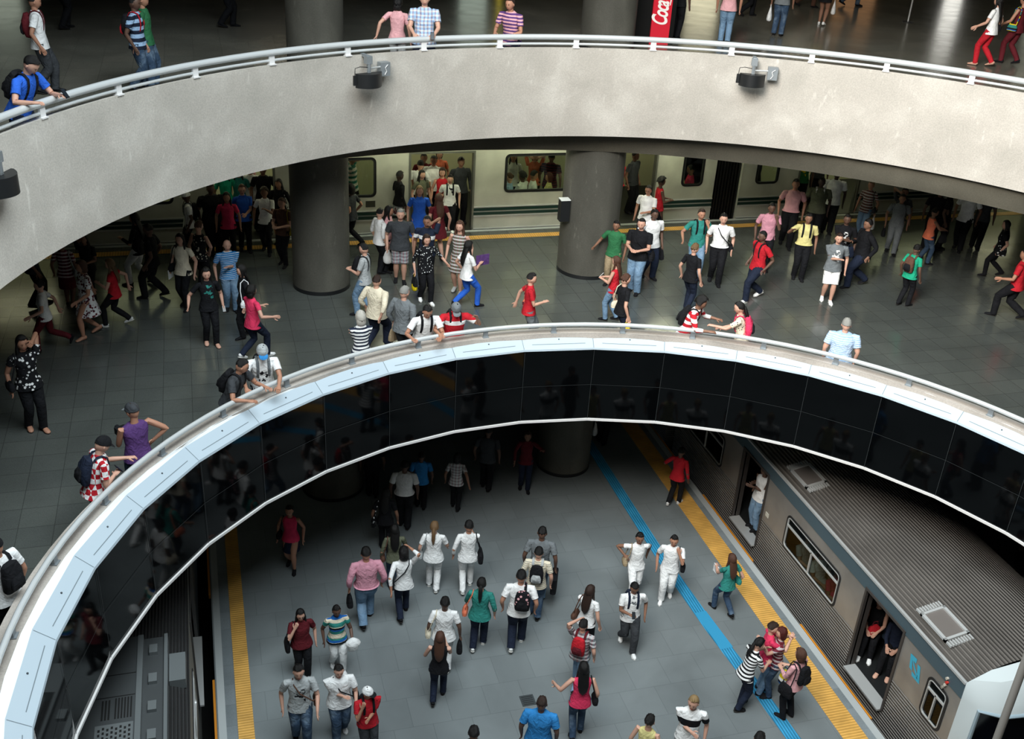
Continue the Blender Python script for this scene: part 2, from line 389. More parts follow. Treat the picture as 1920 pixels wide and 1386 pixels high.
smark(8, strip('mark', [(9.17, 13.95), (9.095, 15.05)], .262, plain('blue_paving_flat', '3592bd', .5), .009))
smark(9, strip('mark', [(-.41, Y0), (-.41, Y1)], .13, linem, .006)); smark(10, strip('mark', [(10.87, Y0), (10.87, Y1)], .15, linem, .006))
smark(11, strip('mark', [(-.27, Y0), (-.27, Y1)], .20, edgem, .005)); smark(12, strip('mark', [(10.725, Y0), (10.725, Y1)], .16, edgem, .005))
smark(13, strip('mark', [(X0, 24.74), (X1, 24.74)], .26, ridged('yellow_tactile_paving_middle', 'c4964a', 0, 2*pi/.06, .93), Z1+.006))
smark(14, strip('mark', [(X0, 25.21), (X1, 25.21)], .13, linem, Z1+.006))
smark(15, strip('mark', [(14.85, Y0), (14.85, Y1)], .15, linem, .006))
oy = plain('orange_rubber_strip', 'c07a1c', .6)
for i, (x, y0, y1) in enumerate(((10.965, 11.7, 14.3), (10.965, 16.4, 19.0), (10.965, 20.8, 23), (-.505, 10, 15.2), (-.505, 17.6, 20))):
    m = M(); m.box(-.02, .02, 0, y1-y0, 0, .09); o = m.build('gap_filler_strip', oy); o.location = (x+(.02 if x > 0 else -.02), y0, -.1)
    tag(o, ['orange gap filler strip below the near open train door', 'orange gap filler strip under the train door with the standing man', 'orange gap filler strip farthest up the right platform edge', 'orange gap filler strip nearest the camera on the left platform edge', 'orange gap filler strip far end of the left platform edge'][i], 'strip', 'orange gap filler strips')
m = M(); m.box(-.13, .13, -.13, .13, 0, .006); o = m.build('floor_drain', plain('drain_cover', '4c5255', .5, .5)); o.location = (4.94, 13.47, .001); tag(o, 'small dark square drain cover set in the lowest platform', 'drain')
dm = plain('drain_slot', '1c1f20', .8)
for i in range(5):
    b = M(); b.box(-.1, .1, -.1+i*.045, -.085+i*.045, .006, .008); b.build('slot', dm, o)
# ------------------------------------------------------------ luminaires
lampm = emis('fluorescent_tube', 'eef0cc', 50); hm = plain('luminaire_housing', 'c8c8c0', .5)
def lamp(x, y, z, L_, ax, lab, mat=lampm, rb=.045):
    t = thing('ceiling_light', lab, 'lamp', (x, y, z), 0 if ax == 'x' else pi/2, 'fluorescent lights under the slabs')
    m = M(); m.box(-L_/2, L_/2, -.1, .1, .0, .06); m.build('housing', hm, t)
    m = M(); m.loft([(-L_/2+.04, 0, -.03), (L_/2-.04, 0, -.03)], rb, n=8); m.build('tube', mat, t)
wk = emis('fluorescent_tube_weak', 'f3f0c8', 5)
for i, x in enumerate((.5, 5.2, 8.4, 11.6, 17, 23)):
    lamp(x, 24.3, 7.55, 2.4, 'x', 'long tube light under the top slab in front of the far train', lampm if 3 < x < 15 else wk)
lowm = emis('fluorescent_tube_dim', 'f0f0cc', 1.2)
for i, y in enumerate((17.8, 20.2)):
    lamp(.75, y, 3.66, 1.8, 'y', 'tube light under the middle slab above the left platform edge', lowm)
for i, y in enumerate((19.2,)):
    lamp(9.0, y, 3.66, 1.8, 'y', 'tube light under the middle slab above the right platform edge', lowm)
for x, y in ((18, 30), (26, 30), (18, 24), (26, 22), (30, 16), (12, 34), (3, 36), (22, 37)):
    lamp(x, y, 13.1, 2.4, 'x', 'tube light on the ceiling of the top concourse', emis('fluorescent_tube_top', 'fff2d4', 14))
# glowing panels added out of view, placed for the streaks they reflect in the floor
for i, (x, w_, h, c, s) in enumerate(((-6, 1.2, 2.6, 'd8e4d0', 1.0), (10.1, 1.0, 3.0, 'cfe0d0', 1.0), (11.1, .07, 3.4, 'e8d24a', 1.6), (19.4, 1.3, 2.6, 'f3ecc8', 2.2), (26.2, 1.8, 2.4, 'b98a60', .8), (30.9, .8, 3.2, 'f5f3ea', 2.5), (36, 2, 3, 'd8dcc8', 1.2))):
    m = M(); m.box(x-w_/2, x+w_/2, 39.9, 40, Z2+.1, Z2+h); struct(m.build('window_%d' % (i+1), emis('streak_panel_%d' % i, c, s)))
m = M(); m.box(X0, X1, 40, 40.3, Z2, 13.2); struct(m.build('wall_far', dark))
# ------------------------------------------------------------ trains
def rrect(cx, cz, hx, hz, r, n=5):
    p = []
    for sx, sz, a in ((1, 1, 0), (-1, 1, 90), (-1, -1, 180), (1, -1, 270)):
        for i in range(n+1):
            t = radians(a+90*i/n); p.append((cx+sx*(hx-r)+r*cos(t), cz+sz*(hz-r)+r*sin(t)))
    return p
def frame_ring(m, T, x0, x1, z0, z1_, t, r, y0=-.012, y1=.03):
    """rounded window frame; outer outline, inner outline at distance t"""
    cx, cz = (x0+x1)/2, (z0+z1_)/2; hx, hz = (x1-x0)/2, (z1_-z0)/2
    o = rrect(cx, cz, hx, hz, r); i = rrect(cx, cz, hx-t, hz-t, max(.01, r-t*.6)); n = len(o)
    vs = [T(x, y1, z) for x, z in o]+[T(x, y0, z) for x, z in o]+[T(x, y0, z) for x, z in i]+[T(x, y1, z) for x, z in i]
    m.add(vs, [(k*n+j, k*n+(j+1) % n, (k+1) % 4*n+(j+1) % n, (k+1) % 4*n+j) for k in range(4) for j in range(n)])
def corner_fill(m, T, x0, x1, z0, z1_, r):
    cx, cz = (x0+x1)/2, (z0+z1_)/2
    for sx in (1, -1):
        for sz in (1, -1):
            px, pz = cx+sx*(x1-x0)/2, cz+sz*(z1_-z0)/2
            arc = [(px-sx*r+sx*r*cos(radians(a)), pz-sz*r+sz*r*sin(radians(a))) for a in range(0, 91, 15)]
            m.add([T(px, 0, pz)]+[T(x, 0, z) for x, z in arc], [(0, i, i+1) for i in range(1, 7)])
def car(T, loc, name, label, xa, xb, doors, wins, mats, W=3.0, H=2.2, RH=.42, dz=1.85, z0=-.95, inner=None, lampE=None, roofcut=None, dfold=.0, far=True, group='subway cars', cantrail=None):
    """T maps (along, inward, up) to the parent's frame"""
    t = thing(name, label, 'train', loc, 0, group)
    op = [(a, b, 0.0, dz, 'd') for a, b in doors]+[(a, b, c, d, 'w') for a, b, c, d, _ in wins]
    m = M(); xs = sorted(set([xa, xb]+[v for o in op for v in o[:2] if xa < v < xb])); zs = sorted(set([z0, H, 1.0]+[v for o in op for v in o[2:4]]))
    for a, b in zip(xs, xs[1:]):
        for c, d in zip(zs, zs[1:]):
            mx, mz = (a+b)/2, (c+d)/2
            if any(o[0] < mx < o[1] and o[2] < mz < o[3] for o in op): continue
            m.quad(T(a, 0, c), T(b, 0, c), T(b, 0, d), T(a, 0, d))
    for a, b, c, d, k in op:
        if k == 'w': corner_fill(m, T, a, b, c, d, .1)
    # far side, ends
    m.quad(T(xa, W, z0), T(xb, W, z0), T(xb, W, H), T(xa, W, H))
    if far:
        for x in (xa, xb):
            m.quad(T(x, 0, z0), T(x, W, z0), T(x, W, H), T(x, W/2, H+RH), T(x, 0, H))
    m.build('body_side', mats['side'], t, fix=False)
    m = M(); k = 20; rp = []
    for i in range(k+1):
        u = i/k; y = W*u; rp.append((y, H+RH*(1-abs(2*u-1)**2.6)))
    for (x1, x2) in ([(xa, xb)]):
        m.add([T(x, y, z) for x in (x1, x2) for y, z in rp], [(i, i+1, k+2+i, k+1+i) for i in range(k)], True)
    m.build('roof', mats['roof'], t, fix=False)
    if cantrail:
        m = M(); m.box(xa, xb, -.012, .0, H-.34, H-.03, T); m.build('cant_rail', cantrail, t)
        m = M(); m.box(xa, xb, -.03, .03, H-.03, H+.012, T); m.build('gutter', mats['bright'], t)
    m = M(); m.quad(T(xa, .02, 0), T(xb, .02, 0), T(xb, W-.02, 0), T(xa, W-.02, 0)); m.build('floor_panel', mats['ifloor'], t, fix=False)
    m = M(); m.quad(T(xa, W-.06, 0), T(xb, W-.06, 0), T(xb, W-.06, H), T(xa, W-.06, H)); m.quad(T(xa, 0.1, H-.05), T(xb, .1, H-.05), T(xb, W-.1, H-.05), T(xa, W-.1, H-.05)); m.build('inner_wall', mats['inner'], t, fix=False)
    if lampE:
        m = M(); m.box(xa+.4, xb-.4, W*.33, W*.33+.12, H-.12, H-.07, T); m.box(xa+.4, xb-.4, W*.66, W*.66+.12, H-.12, H-.07, T); m.build('ceiling_lamp', lampE, t)
    for a, b, c, d, div in wins:
        m = M(); frame_ring(m, T, a-.03, b+.03, c-.03, d+.03, .045, .13); fr = m.build('window_frame', mats['wframe'], t)
        m = M(); frame_ring(m, T, a+.02, b-.02, c+.02, d-.02, .018, .08, -.018, .02); m.build('bright_trim', mats['bright'], fr)
        if div:
            m = M(); cx = a+(b-a)*.5; m.box(a+.03, b-.03, -.02, .02, d-.24, d-.205, T)
            m.box(cx-.014, cx+.014, -.02, .02, c+.03, d-.2 if div == 1 else d-.03, T); m.build('window_bar', mats['bright'], fr)
        m = M(); m.quad(T(a, .012, c), T(b, .012, c), T(b, .012, d), T(a, .012, d)); m.build('pane', mats['glass'], fr, fix=False)
    for a, b in doors:
        m = M(); m.box(a-.05, a, -.03, .16, 0, dz+.05, T); m.box(b, b+.05, -.03, .16, 0, dz+.05, T); m.box(a, b, -.03, .16, dz, dz+.05, T); dr = m.build('door_frame', mats['dframe'], t)
        m = M(); m.box(a, b, -.1, .16, -.03, .006, T); m.build('door_sill', mats['bright'], dr)
        m = M(); m.box(a-.72, a+dfold, .03, .06, .02, dz-.02, T); m.box(b-dfold, b+.72, .03, .06, .02, dz-.02, T)
        m.build('sliding_door', mats['dleaf'], t)
    # underframe
    m = M(); m.box(xa+.1, xb-.1, .25, W-.25, z0-.3, z0+.02, T); m.build('underframe', gap, t)
    return t
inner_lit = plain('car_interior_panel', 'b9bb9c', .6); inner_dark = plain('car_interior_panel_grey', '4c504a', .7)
ifl = plain('car_floor_rubber', '191b1c', .5)
glass = glassmat('window_glass', 'cfd8cc'); glassd = glassmat('window_glass_tinted', '8a938e', .02, .03)
blackr = plain('black_rubber', '0e0f0f', .5)
brt = plain('polished_aluminium', 'cdd0d0', .42, .5)
# far train on the middle floor
side_far = ribbed('far_train_stainless', 'c9cbbf', .4, .2, 2, 1, 0.0)
matsF = dict(side=side_far, roof=plain('far_roof', '6a6a64', .6), ifloor=ifl, inner=inner_lit, wframe=blackr, bright=plain('dark_trim', '2a2c2b', .5), glass=glass, dframe=plain('door_frame_steel', '7e8078', .4, .6), dleaf=side_far)
intE = emis('car_interior_lamp', 'f4f2cc', 4)
YT = 25.42
TF = lambda x, y, z: (x, y, z)
def oT(o): return lambda x, y, z: (x-o[0], y, z)
far1 = car(oT((6.5,)), (6.5, YT, Z1), 'subway_car', 'silver subway car behind the two middle-floor columns with crowded open doors', -9.5, 13.42,
    [(-5.1, -3.6), (.2, 1.62), (5.0, 6.6), (10.0, 11.62)], [(-2.55, -.75, .97, 1.93, 0), (2.5, 4.1, .97, 1.93, 0), (7.47, 9.3, .97, 1.93, 0), (12.45, 13.03, .97, 1.93, 0)], matsF, H=2.3, dz=2.02, lampE=intE)
far2 = car(oT((20,)), (20, YT, Z1), 'subway_car', 'second silver subway car right of the black gangway on the middle floor', 14.22, 37,
    [(16.02, 17.95), (22.5, 24.1), (29, 30.6)], [(14.68, 15.33, .97, 1.93, 0), (18.9, 21.4, .97, 1.93, 0), (25, 27.6, .97, 1.93, 0)], matsF, H=2.3, dz=2.02, lampE=intE)
m = M(); m.box(0, .8, .18, 2.6, -.3, 2.3)
for i in range(9): m.box(i*.09, i*.09+.045, .08, .2, -.2, 2.3)
o = m.build('gangway_bellows', blackr); o.location = (13.42, YT, Z1); tag(o, 'black ribbed gangway between the two silver cars of the far train', 'gangway')
grn = plain('dark_green_stripe', '10312b', .4)
for t, xa, xb, ds, ox in ((far1, -9.5, 13.42, [(-5.1, -3.6), (.2, 1.62), (5.0, 6.6), (10.0, 11.62)], 6.5), (far2, 14.22, 37, [(16.02, 17.95), (22.5, 24.1), (29, 30.6)], 20)):
    m = M(); mb = M(); e = [xa]+[v for d in ds for v in (d[0]-.06, d[1]+.06)]+[xb]
    for a, b in zip(e[::2], e[1::2]):
        for z0, z1_, y, nm, mt in ((.47, .54, -.02, 'green_stripe', grn), (.36, .43, -.02, 'green_stripe', grn), (.56, .585, -.03, 'side_moulding', brt), (.315, .335, -.03, 'side_moulding', brt), (-.02, 0, -.05, 'side_moulding', brt)):
            m = M(); m.box(a-ox, b-ox, y, 0, z0, z1_); m.build(nm, mt, t)
vm = plain('vent_grille', '45473f', .6, .5)
m = M(); m.box(3.86-6.5, 4.1-6.5, -.012, 0, .68, .84); m.build('side_vent', vm, far1)
# right train on the lowest platform (one corner of its cab in view)
side_r = ribbed('stainless_side', 'b9b5b0', .4, .6, 2, 2*pi/.066, .9, .78)
roof_r = ribbed('stainless_roof_ribs', '86817c', .42, .5, 0, 2*pi/.07, 1.0)
matsR = dict(side=side_r, roof=roof_r, ifloor=ifl, inner=inner_dark, wframe=plain('black_window_rubber', '15171a', .5), bright=brt, glass=glassd, dframe=plain('grey_door_frame', '504c4a', .45, .5), dleaf=side_r)
XR = 11.3
TR = lambda x, y, z: (y, x-15, z)
cant = plain('blue_grey_cantrail_paint', '4f636d', .4, .3)
right1 = car(TR, (XR, 15, 0), 'subway_car', 'stainless subway car with ribbed roof and blue pictogram, nose at the lower right corner', 10.25, 21.5,
    [(11.86, 13.02), (16.9, 18.02)], [(10.5, 11.0, .82, 1.62, 1), (13.85, 15.9, .76, 1.53, 1), (18.95, 20.75, .76, 1.53, 1)], matsR, W=2.85, H=2.17, RH=.34, dz=1.85, dfold=.0, cantrail=cant, lampE=None, group='subway cars')
right2 = car(TR, (XR, 15, 0), 'subway_car', 'next stainless car of the right train, mostly hidden under the black panels', 22.0, 34,
    [(23.2, 24.3), (28, 29.1)], [(25.2, 27.2, .76, 1.53, 1)], matsR, W=2.85, H=2.17, RH=.34, dz=1.85, cantrail=cant)
# roof hatches
def hatch(par, x0, x1, y0, y1, z, tilt):
    m = M(); T = lambda y, x, zz: (x, y-15, zz+tilt*(x))
    for a, b, c, d in ((y0, y1, x0, x0+.05), (y0, y1, x1-.05, x1), (y0, y0+.05, x0, x1), (y1-.05, y1, x0, x1)):
        m.box(a, b, c, d, z, z+.045, T)
    o = m.build('hatch_frame', brt, par)
    m = M(); m.box(y0+.05, y1-.05, x0+.05, x1-.05, z, z+.015, T); m.build('hatch_panel', plain('hatch_panel_steel', '807a76', .5, .5), o)
    for i in range(9):
        x = x0+(x1-x0)*(i+.5)/9
        for a, b in ((y0-.14, y0-.02), (y1+.02, y1+.14)): m = M(); m.box(a, b, x-.012, x+.012, z-.01, z+.03, T); m.build('hatch_rib', brt, o)
hatch(right1, .12, .58, 11.05, 11.75, 2.28, .22); hatch(right1, .12, .58, 15.7, 16.4, 2.28, .22)
# mark of the operator on the side: two interlocking arrows in blue
m = M(); Tl = lambda u, v: (-.006, 11.365-15-(-u), 1.455+v)
for poly in ([(-.20, .17), (-.02, .19), (-.02, .09), (-.12, .09)], [(-.20, .17), (-.12, .09), (-.06, -.12), (-.14, -.10)], [(-.12, .09), (-.09, .09), (.10, -.10), (.10, -.16), (-.06, -.0)],
             [(.02, .12), (.10, .12), (.18, -.20), (.08, -.10)], [(.18, -.20), (-.04, -.20), (-.06, -.12), (.10, -.13)]):
    m.quad(*[Tl(-u, v) for u, v in poly])
m.build('blue_arrow_mark', plain('pictogram_blue', '3aa6c4', .5), right1, fix=False)
for i, (yy, zz, c) in enumerate(((10.62, 1.93, 'b9b2a6'), (10.60, 1.86, 'c23a30'), (10.62, 1.79, 'c9c2b5'), (10.66, 1.70, '8f8a80'))):
    m = M(); m.loft([(-.01, yy-15, zz), (-.05, yy-15, zz)], .026, n=12); m.build('side_lamp', plain('lens_'+c, c, .3), right1)
m = M(); m.box(-.01, 0, 16.62-15, 16.74-15, .93, 1.03); m.build('number_plate', plain('pale_plate', 'c9c8bd', .5), right1)
# cab front: pale fibreglass mask with wrap round windscreen
mask = plain('pale_grey_fibreglass', 'c3cdd0', .35); W_ = 2.85
m = M()
def fr(y, x, z): return (x, y-15, z)
prof = [(10.25, 0.0), (9.93, .10), (9.72, .42), (9.62, W_/2), (9.72, W_-.42), (9.93, W_-.10), (10.25, W_)]
zl = [-.95, .9, 1.0, 1.85, 2.05, 2.22]
inset = {2.05: .06, 2.22: .28}
def fp(i, z):
    y, x = prof[i]; k = inset.get(z, 0); bulge = {2.05: 0, 2.22: 0}.get(z, 0)
    yy = y+(k*1.0 if 0 < i < 6 else 0); return fr(yy, x, z if z < 2.2 else 2.2+.25*sin(pi*x/W_)**.7 if 0 < i < 6 else z-.04)
for i in range(6):
    for a, b in zip(zl, zl[1:]):
        if 1 <= i <= 4 and a == 1.0: continue
        m.add([fp(i, a), fp(i+1, a), fp(i+1, b), fp(i, b)], [(0, 1, 2, 3)], True)
top = [fp(i, 2.22) for i in range(7)]; m.add(top+[fr(10.25, x, 2.17+.34*(1-abs(2*x/W_-1)**2.6)) for x in (0, .1, .42, W_/2, W_-.42, W_-.1, W_)], [(i, i+1, 8+i, 7+i) for i in range(6)], True)
ms = m.build('cab_mask', mask, right1)
m = M()
for i in range(1, 5):
    pts = []
    for k_, z in ((i, 1.0), (i+1, 1.0), (i+1, 1.85), (i, 1.85)):
        p = Vector(fp(k_, z)); pts.append((p.x, p.y+.05, p.z))
    m.quad(*pts)
m.build('windscreen', plain('windscreen_black', '05060c', .08), ms, fix=False)
m = M(); pts = [Vector(fp(i, z)) for i, z in [(1, 1.0), (1, 1.85), (2, 1.85), (3, 1.85), (4, 1.85), (5, 1.85), (5, 1.0), (4, 1.0), (3, 1.0), (2, 1.0), (1, 1.0)]]
m.loft(pts, .035, n=8); m.build('windscreen_rim', plain('rim_blue_grey', '8fa2ad', .4), ms)
# left train: only its roof and upper side
XL = -.80
side_l = ribbed('grey_side_left_train', '8b8c88', .45, .5, 2, 2*pi/.09, .8, .9)
roof_l = ribbed('ribbed_roof_left_train', '4b4c4d', .45, .5, 0, 2*pi/.05, 1.0)
matsL = dict(side=side_l, roof=roof_l, ifloor=ifl, inner=inner_dark, wframe=matsR['wframe'], bright=brt, glass=glassd, dframe=plain('grey_door_frame_left', '4a4a4a', .45, .5), dleaf=side_l)
TL = lambda x, y, z: (-y, x-12, z)
left = car(TL, (XL, 12, 0), 'subway_car', 'grey subway car at the lower left with cooling units on its ribbed roof', 6, 22, [(7.5, 8.7), (14.6, 16.4), (19, 20.2)], [(9.6, 11.6, .8, 1.55, 1), (12.2, 13.9, .8, 1.55, 1)], matsL, W=2.9, H=2.17, RH=.33, dz=1.9, dfold=.0)
ac = plain('roof_unit_grey_paint', '4b4f51', .5, .3); ac2 = plain('roof_unit_light_paint', '72787a', .45, .3); acd = plain('roof_unit_dark_slot', '0a0b0c', .8)
def lb(name, mat, x0, x1, y0, y1, z0, z1_, par):
    m = M(); m.box(x0-XL, x1-XL, y0-12, y1-12, z0, z1_); return m.build(name, mat, par)
unit = lb('cooling_unit', ac, -3.3, -1.52, 6.2, 13.6, 2.44, 2.62, left)
lb('unit_edge_rail', ac2, -1.52, -1.44, 6.2, 13.6, 2.44, 2.64, unit)
sideu = lb('unit_gutter', ac, -1.44, -1.12, 6.2, 13.65, 2.40, 2.50, left)
lb('unit_edge_rail', ac2, -1.14, -1.09, 6.2, 13.65, 2.38, 2.56, sideu)
for yy in (13.35, 12.72, 12.15, 11.6): lb('lifting_lug', ac2, -1.36, -1.24, yy-.09, yy+.09, 2.5, 2.56, sideu)
for yy in (12.8, 12.35): lb('panel_seam', acd, -3.3, -1.53, yy, yy+.015, 2.62, 2.624, unit)
for x0 in (-1.92, -1.72):
    for k in range(6 if x0 < -1.8 else 5): pass
for k in range(3): lb('vent_slot', acd, -1.98+k*.045, -1.955+k*.045, 11.92, 12.30, 2.62, 2.626, unit)
for k in range(6): lb('vent_slot', acd, -1.80+k*.042, -1.778+k*.042, 11.92, 12.32, 2.62, 2.626, unit)
gr = lb('perforated_grille', ac2, -2.05, -1.54, 11.0, 11.82, 2.62, 2.632, unit)
for i in range(8):
    for j in range(8):
        x = -2.01+i*.058; y = 11.1+j*.085+(i % 2)*.03; m = M(); m.box(x-XL, x+.03-XL, y-12, y+.045-12, 2.632, 2.635); m.build('grille_hole', acd, gr)
lb('flat_cover', ac2, -1.08, -.84, 12.75, 13.35, 2.22, 2.40, left)
struct  # setting helper kept above
# slanting steel pole and grey cabinet edge at the lower right corner
m = M(); m.loft([(-.02, 0, 0), (-.02, 0, 3.0), (-.03, 0, 4.57), (-.03, 0, 5.5)], .055, n=14); o = m.build('steel_pole', plain('grey_painted_pole', 'a09c97', .45, .3)); o.location = (10.22, 8.45, 0); tag(o, 'slanting grey steel pole crossing the lower right corner of the photo', 'pole')
# ------------------------------------------------------------ loudspeakers on the upper parapet
def speaker(a, z, s, lab, box=True, off=.24):
    p = Vector(P3(C2, 10.42-off, a, z)); d = Vector((-cos(radians(a)), -sin(radians(a)), 0))
    t = thing('loudspeaker', lab, 'loudspeaker', p, atan2(d.y, d.x)-pi/2, 'loudspeakers on the upper ring')
    m = M(); n = 18   # wide curved cabinet: back flat, front rounded
    hw, hh, dp = .27*s, .13*s, .17*s
    pts = [(-hw, -.06*s)]+[(-hw+2*hw*i/n, -.02*s+dp*(1-abs(2*i/n-1)**2.2)) for i in range(n+1)]+[(hw, -.06*s)]
    k = len(pts); m.add([(x, y, z_) for z_ in (-hh, hh) for x, y in pts], [(i, i+1, k+i+1, k+i) for i in range(k-1)], True)
    m.add([(x, y, z_) for z_ in (-hh, hh) for x, y in pts], [tuple(range(k)), tuple(range(k, 2*k)), (k-1, 0, k, 2*k-1)])
    m.build('cabinet', dmet, t)
    m = M(); m.box(-.03, .03, -.06*s, -.01, hh-.02, hh+.16); m.box(-.06, .06, -.12, .0, hh+.16, hh+.30); m.box(-.035, .035, -off-.05, -.05, hh+.26, hh+.31); m.loft([(0, -.03, hh+.02), (0, -.02, hh+.18)], .028, n=10); m.build('bracket', boxm, t)
    m = M(); m.box(hw, hw+.06, -.05, -.01, -.08, .1); m.build('end_clip', dmet, t)
    if box:
        m = M(); m.loft([(0, -.08, hh+.06), (-.30, -.14, hh+.06)], .018, n=8); m.build('conduit', brt, t)
        m = M(); m.box(-.50, -.30, -.24, -.10, hh-.11, hh+.14); b = m.build('junction_box', boxm, t)
        m = M(); m.loft([(-.44, -.09, hh+.10), (-.38, -.08, hh+.05), (-.41, -.085, hh-.02), (-.37, -.08, hh-.08)], .008, n=6); m.build('cable', trimw, b)
    m = M(); m.loft([(hw+.03, -.03, .08), (hw+.02, -.03, hh+.1), (hw-.08, -.03, hh+.12), (0.02, -.03, hh+.1)], .007, n=6); m.build('wire', dmet, t)
speaker(111.2, 9.72, 1.0, 'black curved loudspeaker with grey box on the upper ring left of centre')
speaker(66.3, 9.72, .95, 'black curved loudspeaker with grey box on the right part of the upper ring')
speaker(155.6, 9.62, 1.0, 'black curved loudspeaker at the left edge of the photo on the upper ring', False)
# ------------------------------------------------------------ drinks cooler with its lettering
t = thing('drinks_cooler', 'black drinks cooler with red panel and white script lettering behind the upper rail', 'cooler', (11.05, 25.6, Z2), radians(-8))
m = M(); m.box(-.45, 0, -.1, .55, 0, 2.0); m.build('cabinet', plain('cooler_black', '0c0c0d', .35), t)
m = M(); m.box(.02, .50, -.12, -.06, 0, 2.05); pn = m.build('red_panel', plain('drink_red', 'cf1f33', .4), t)
m = M(); m.box(.5, .62, -.1, .55, 0, 2.0); m.build('cabinet_side', plain('cooler_black', '0c0c0d', .35), t)
cu = bpy.data.curves.new('lettering', 'FONT'); cu.body = 'Coca'; cu.size = .62; cu.shear = .45; cu.extrude = .004; cu.offset = .014; cu.space_character = .86; cu.align_x = 'LEFT'
to = bpy.data.objects.new('lettering', cu); C.objects.link(to); cu.materials.append(plain('white_lettering', 'f2efe9', .5)); to.parent = pn
to.parent = None; bpy.context.view_layer.update()
lm_ = bpy.data.meshes.new_from_object(to.evaluated_get(bpy.context.evaluated_depsgraph_get())); lo_ = bpy.data.objects.new('lettering', lm_); C.objects.link(lo_); lo_.parent = pn; bpy.data.objects.remove(to); lm_.materials.clear(); lm_.materials.append(plain('white_lettering', 'f2efe9', .5))
lo_.name = 'lettering'; lo_.scale = (.50, .9, 1); lo_.location = (.40, -.125, .44); lo_.rotation_euler = (pi/2, -pi/2, 0)
m = M(); m.loft([(.44, -.124, .95), (.47, -.124, 1.25), (.42, -.124, 1.6), (.46, -.124, 1.95)], [(.012, .004), (.02, .004), (.014, .004), (.008, .004)], side=(1, 0, 0), n=8); m.build('flourish', plain('white_lettering', 'f2efe9', .5), pn)
# stanchion on the top floor
t = thing('queue_stanchion', 'thin chrome stanchion with round base standing on the top concourse floor', 'post', at(1702, 42, Z2))
m = M(); m.loft([(0, 0, 0), (0, 0, .02), (0, 0, .03)], [.17, .17, .03], n=20); m.build('base', plain('dark_base', '2a2a2a', .4), t)
m = M(); m.loft([(0, 0, .02), (0, 0, 1.0)], .025, n=10); m.build('pole', brt, t)
# ------------------------------------------------------------ people
COL = dict(w='e9ebec', k='15161a', gy='6e7478', lg='a9aeb0', dg='3a3d41', nv='1c2436', jn='35485f', lj='6d8aa6', rd='b5202c', mr='5a1a22', pk='d8a3a8', hp='d8395f', tl='2f8078', gn='2f6b45', yl='d8cf8e', cr='dcd3bd', br='5a4034', tn='9c8b70', ol='5d6150', pu='563a70', lb='9dbbdc', rb='2a5fc4', og='e07a5c', bb='2f7fc0', ye='e3cc1f', bg='c9b79c', pp='c98fa0', tq='1f9a78', ys='8a7a1c')
SK = ['c69a86', 'ab7d66', '85614e', '5e4539', '41312b', 'd2ab98']
HR = dict(k='0d0c0c', b='2c1e18', m='4a3024', r='4a1c18', g='8a8a86', w='b5b2aa', n='6a5238', y='8a7350')
def skin(i):
    k = ('sk', i)
    if k not in MATS:
        m = plain('skin_tone', SK[i], .55, 0, .4); m.name = 'skin_tone'; MATS[k] = m
        n = m.node_tree.nodes['Principled BSDF']; n.inputs['Subsurface Weight'].default_value = .0
    return MATS[k]
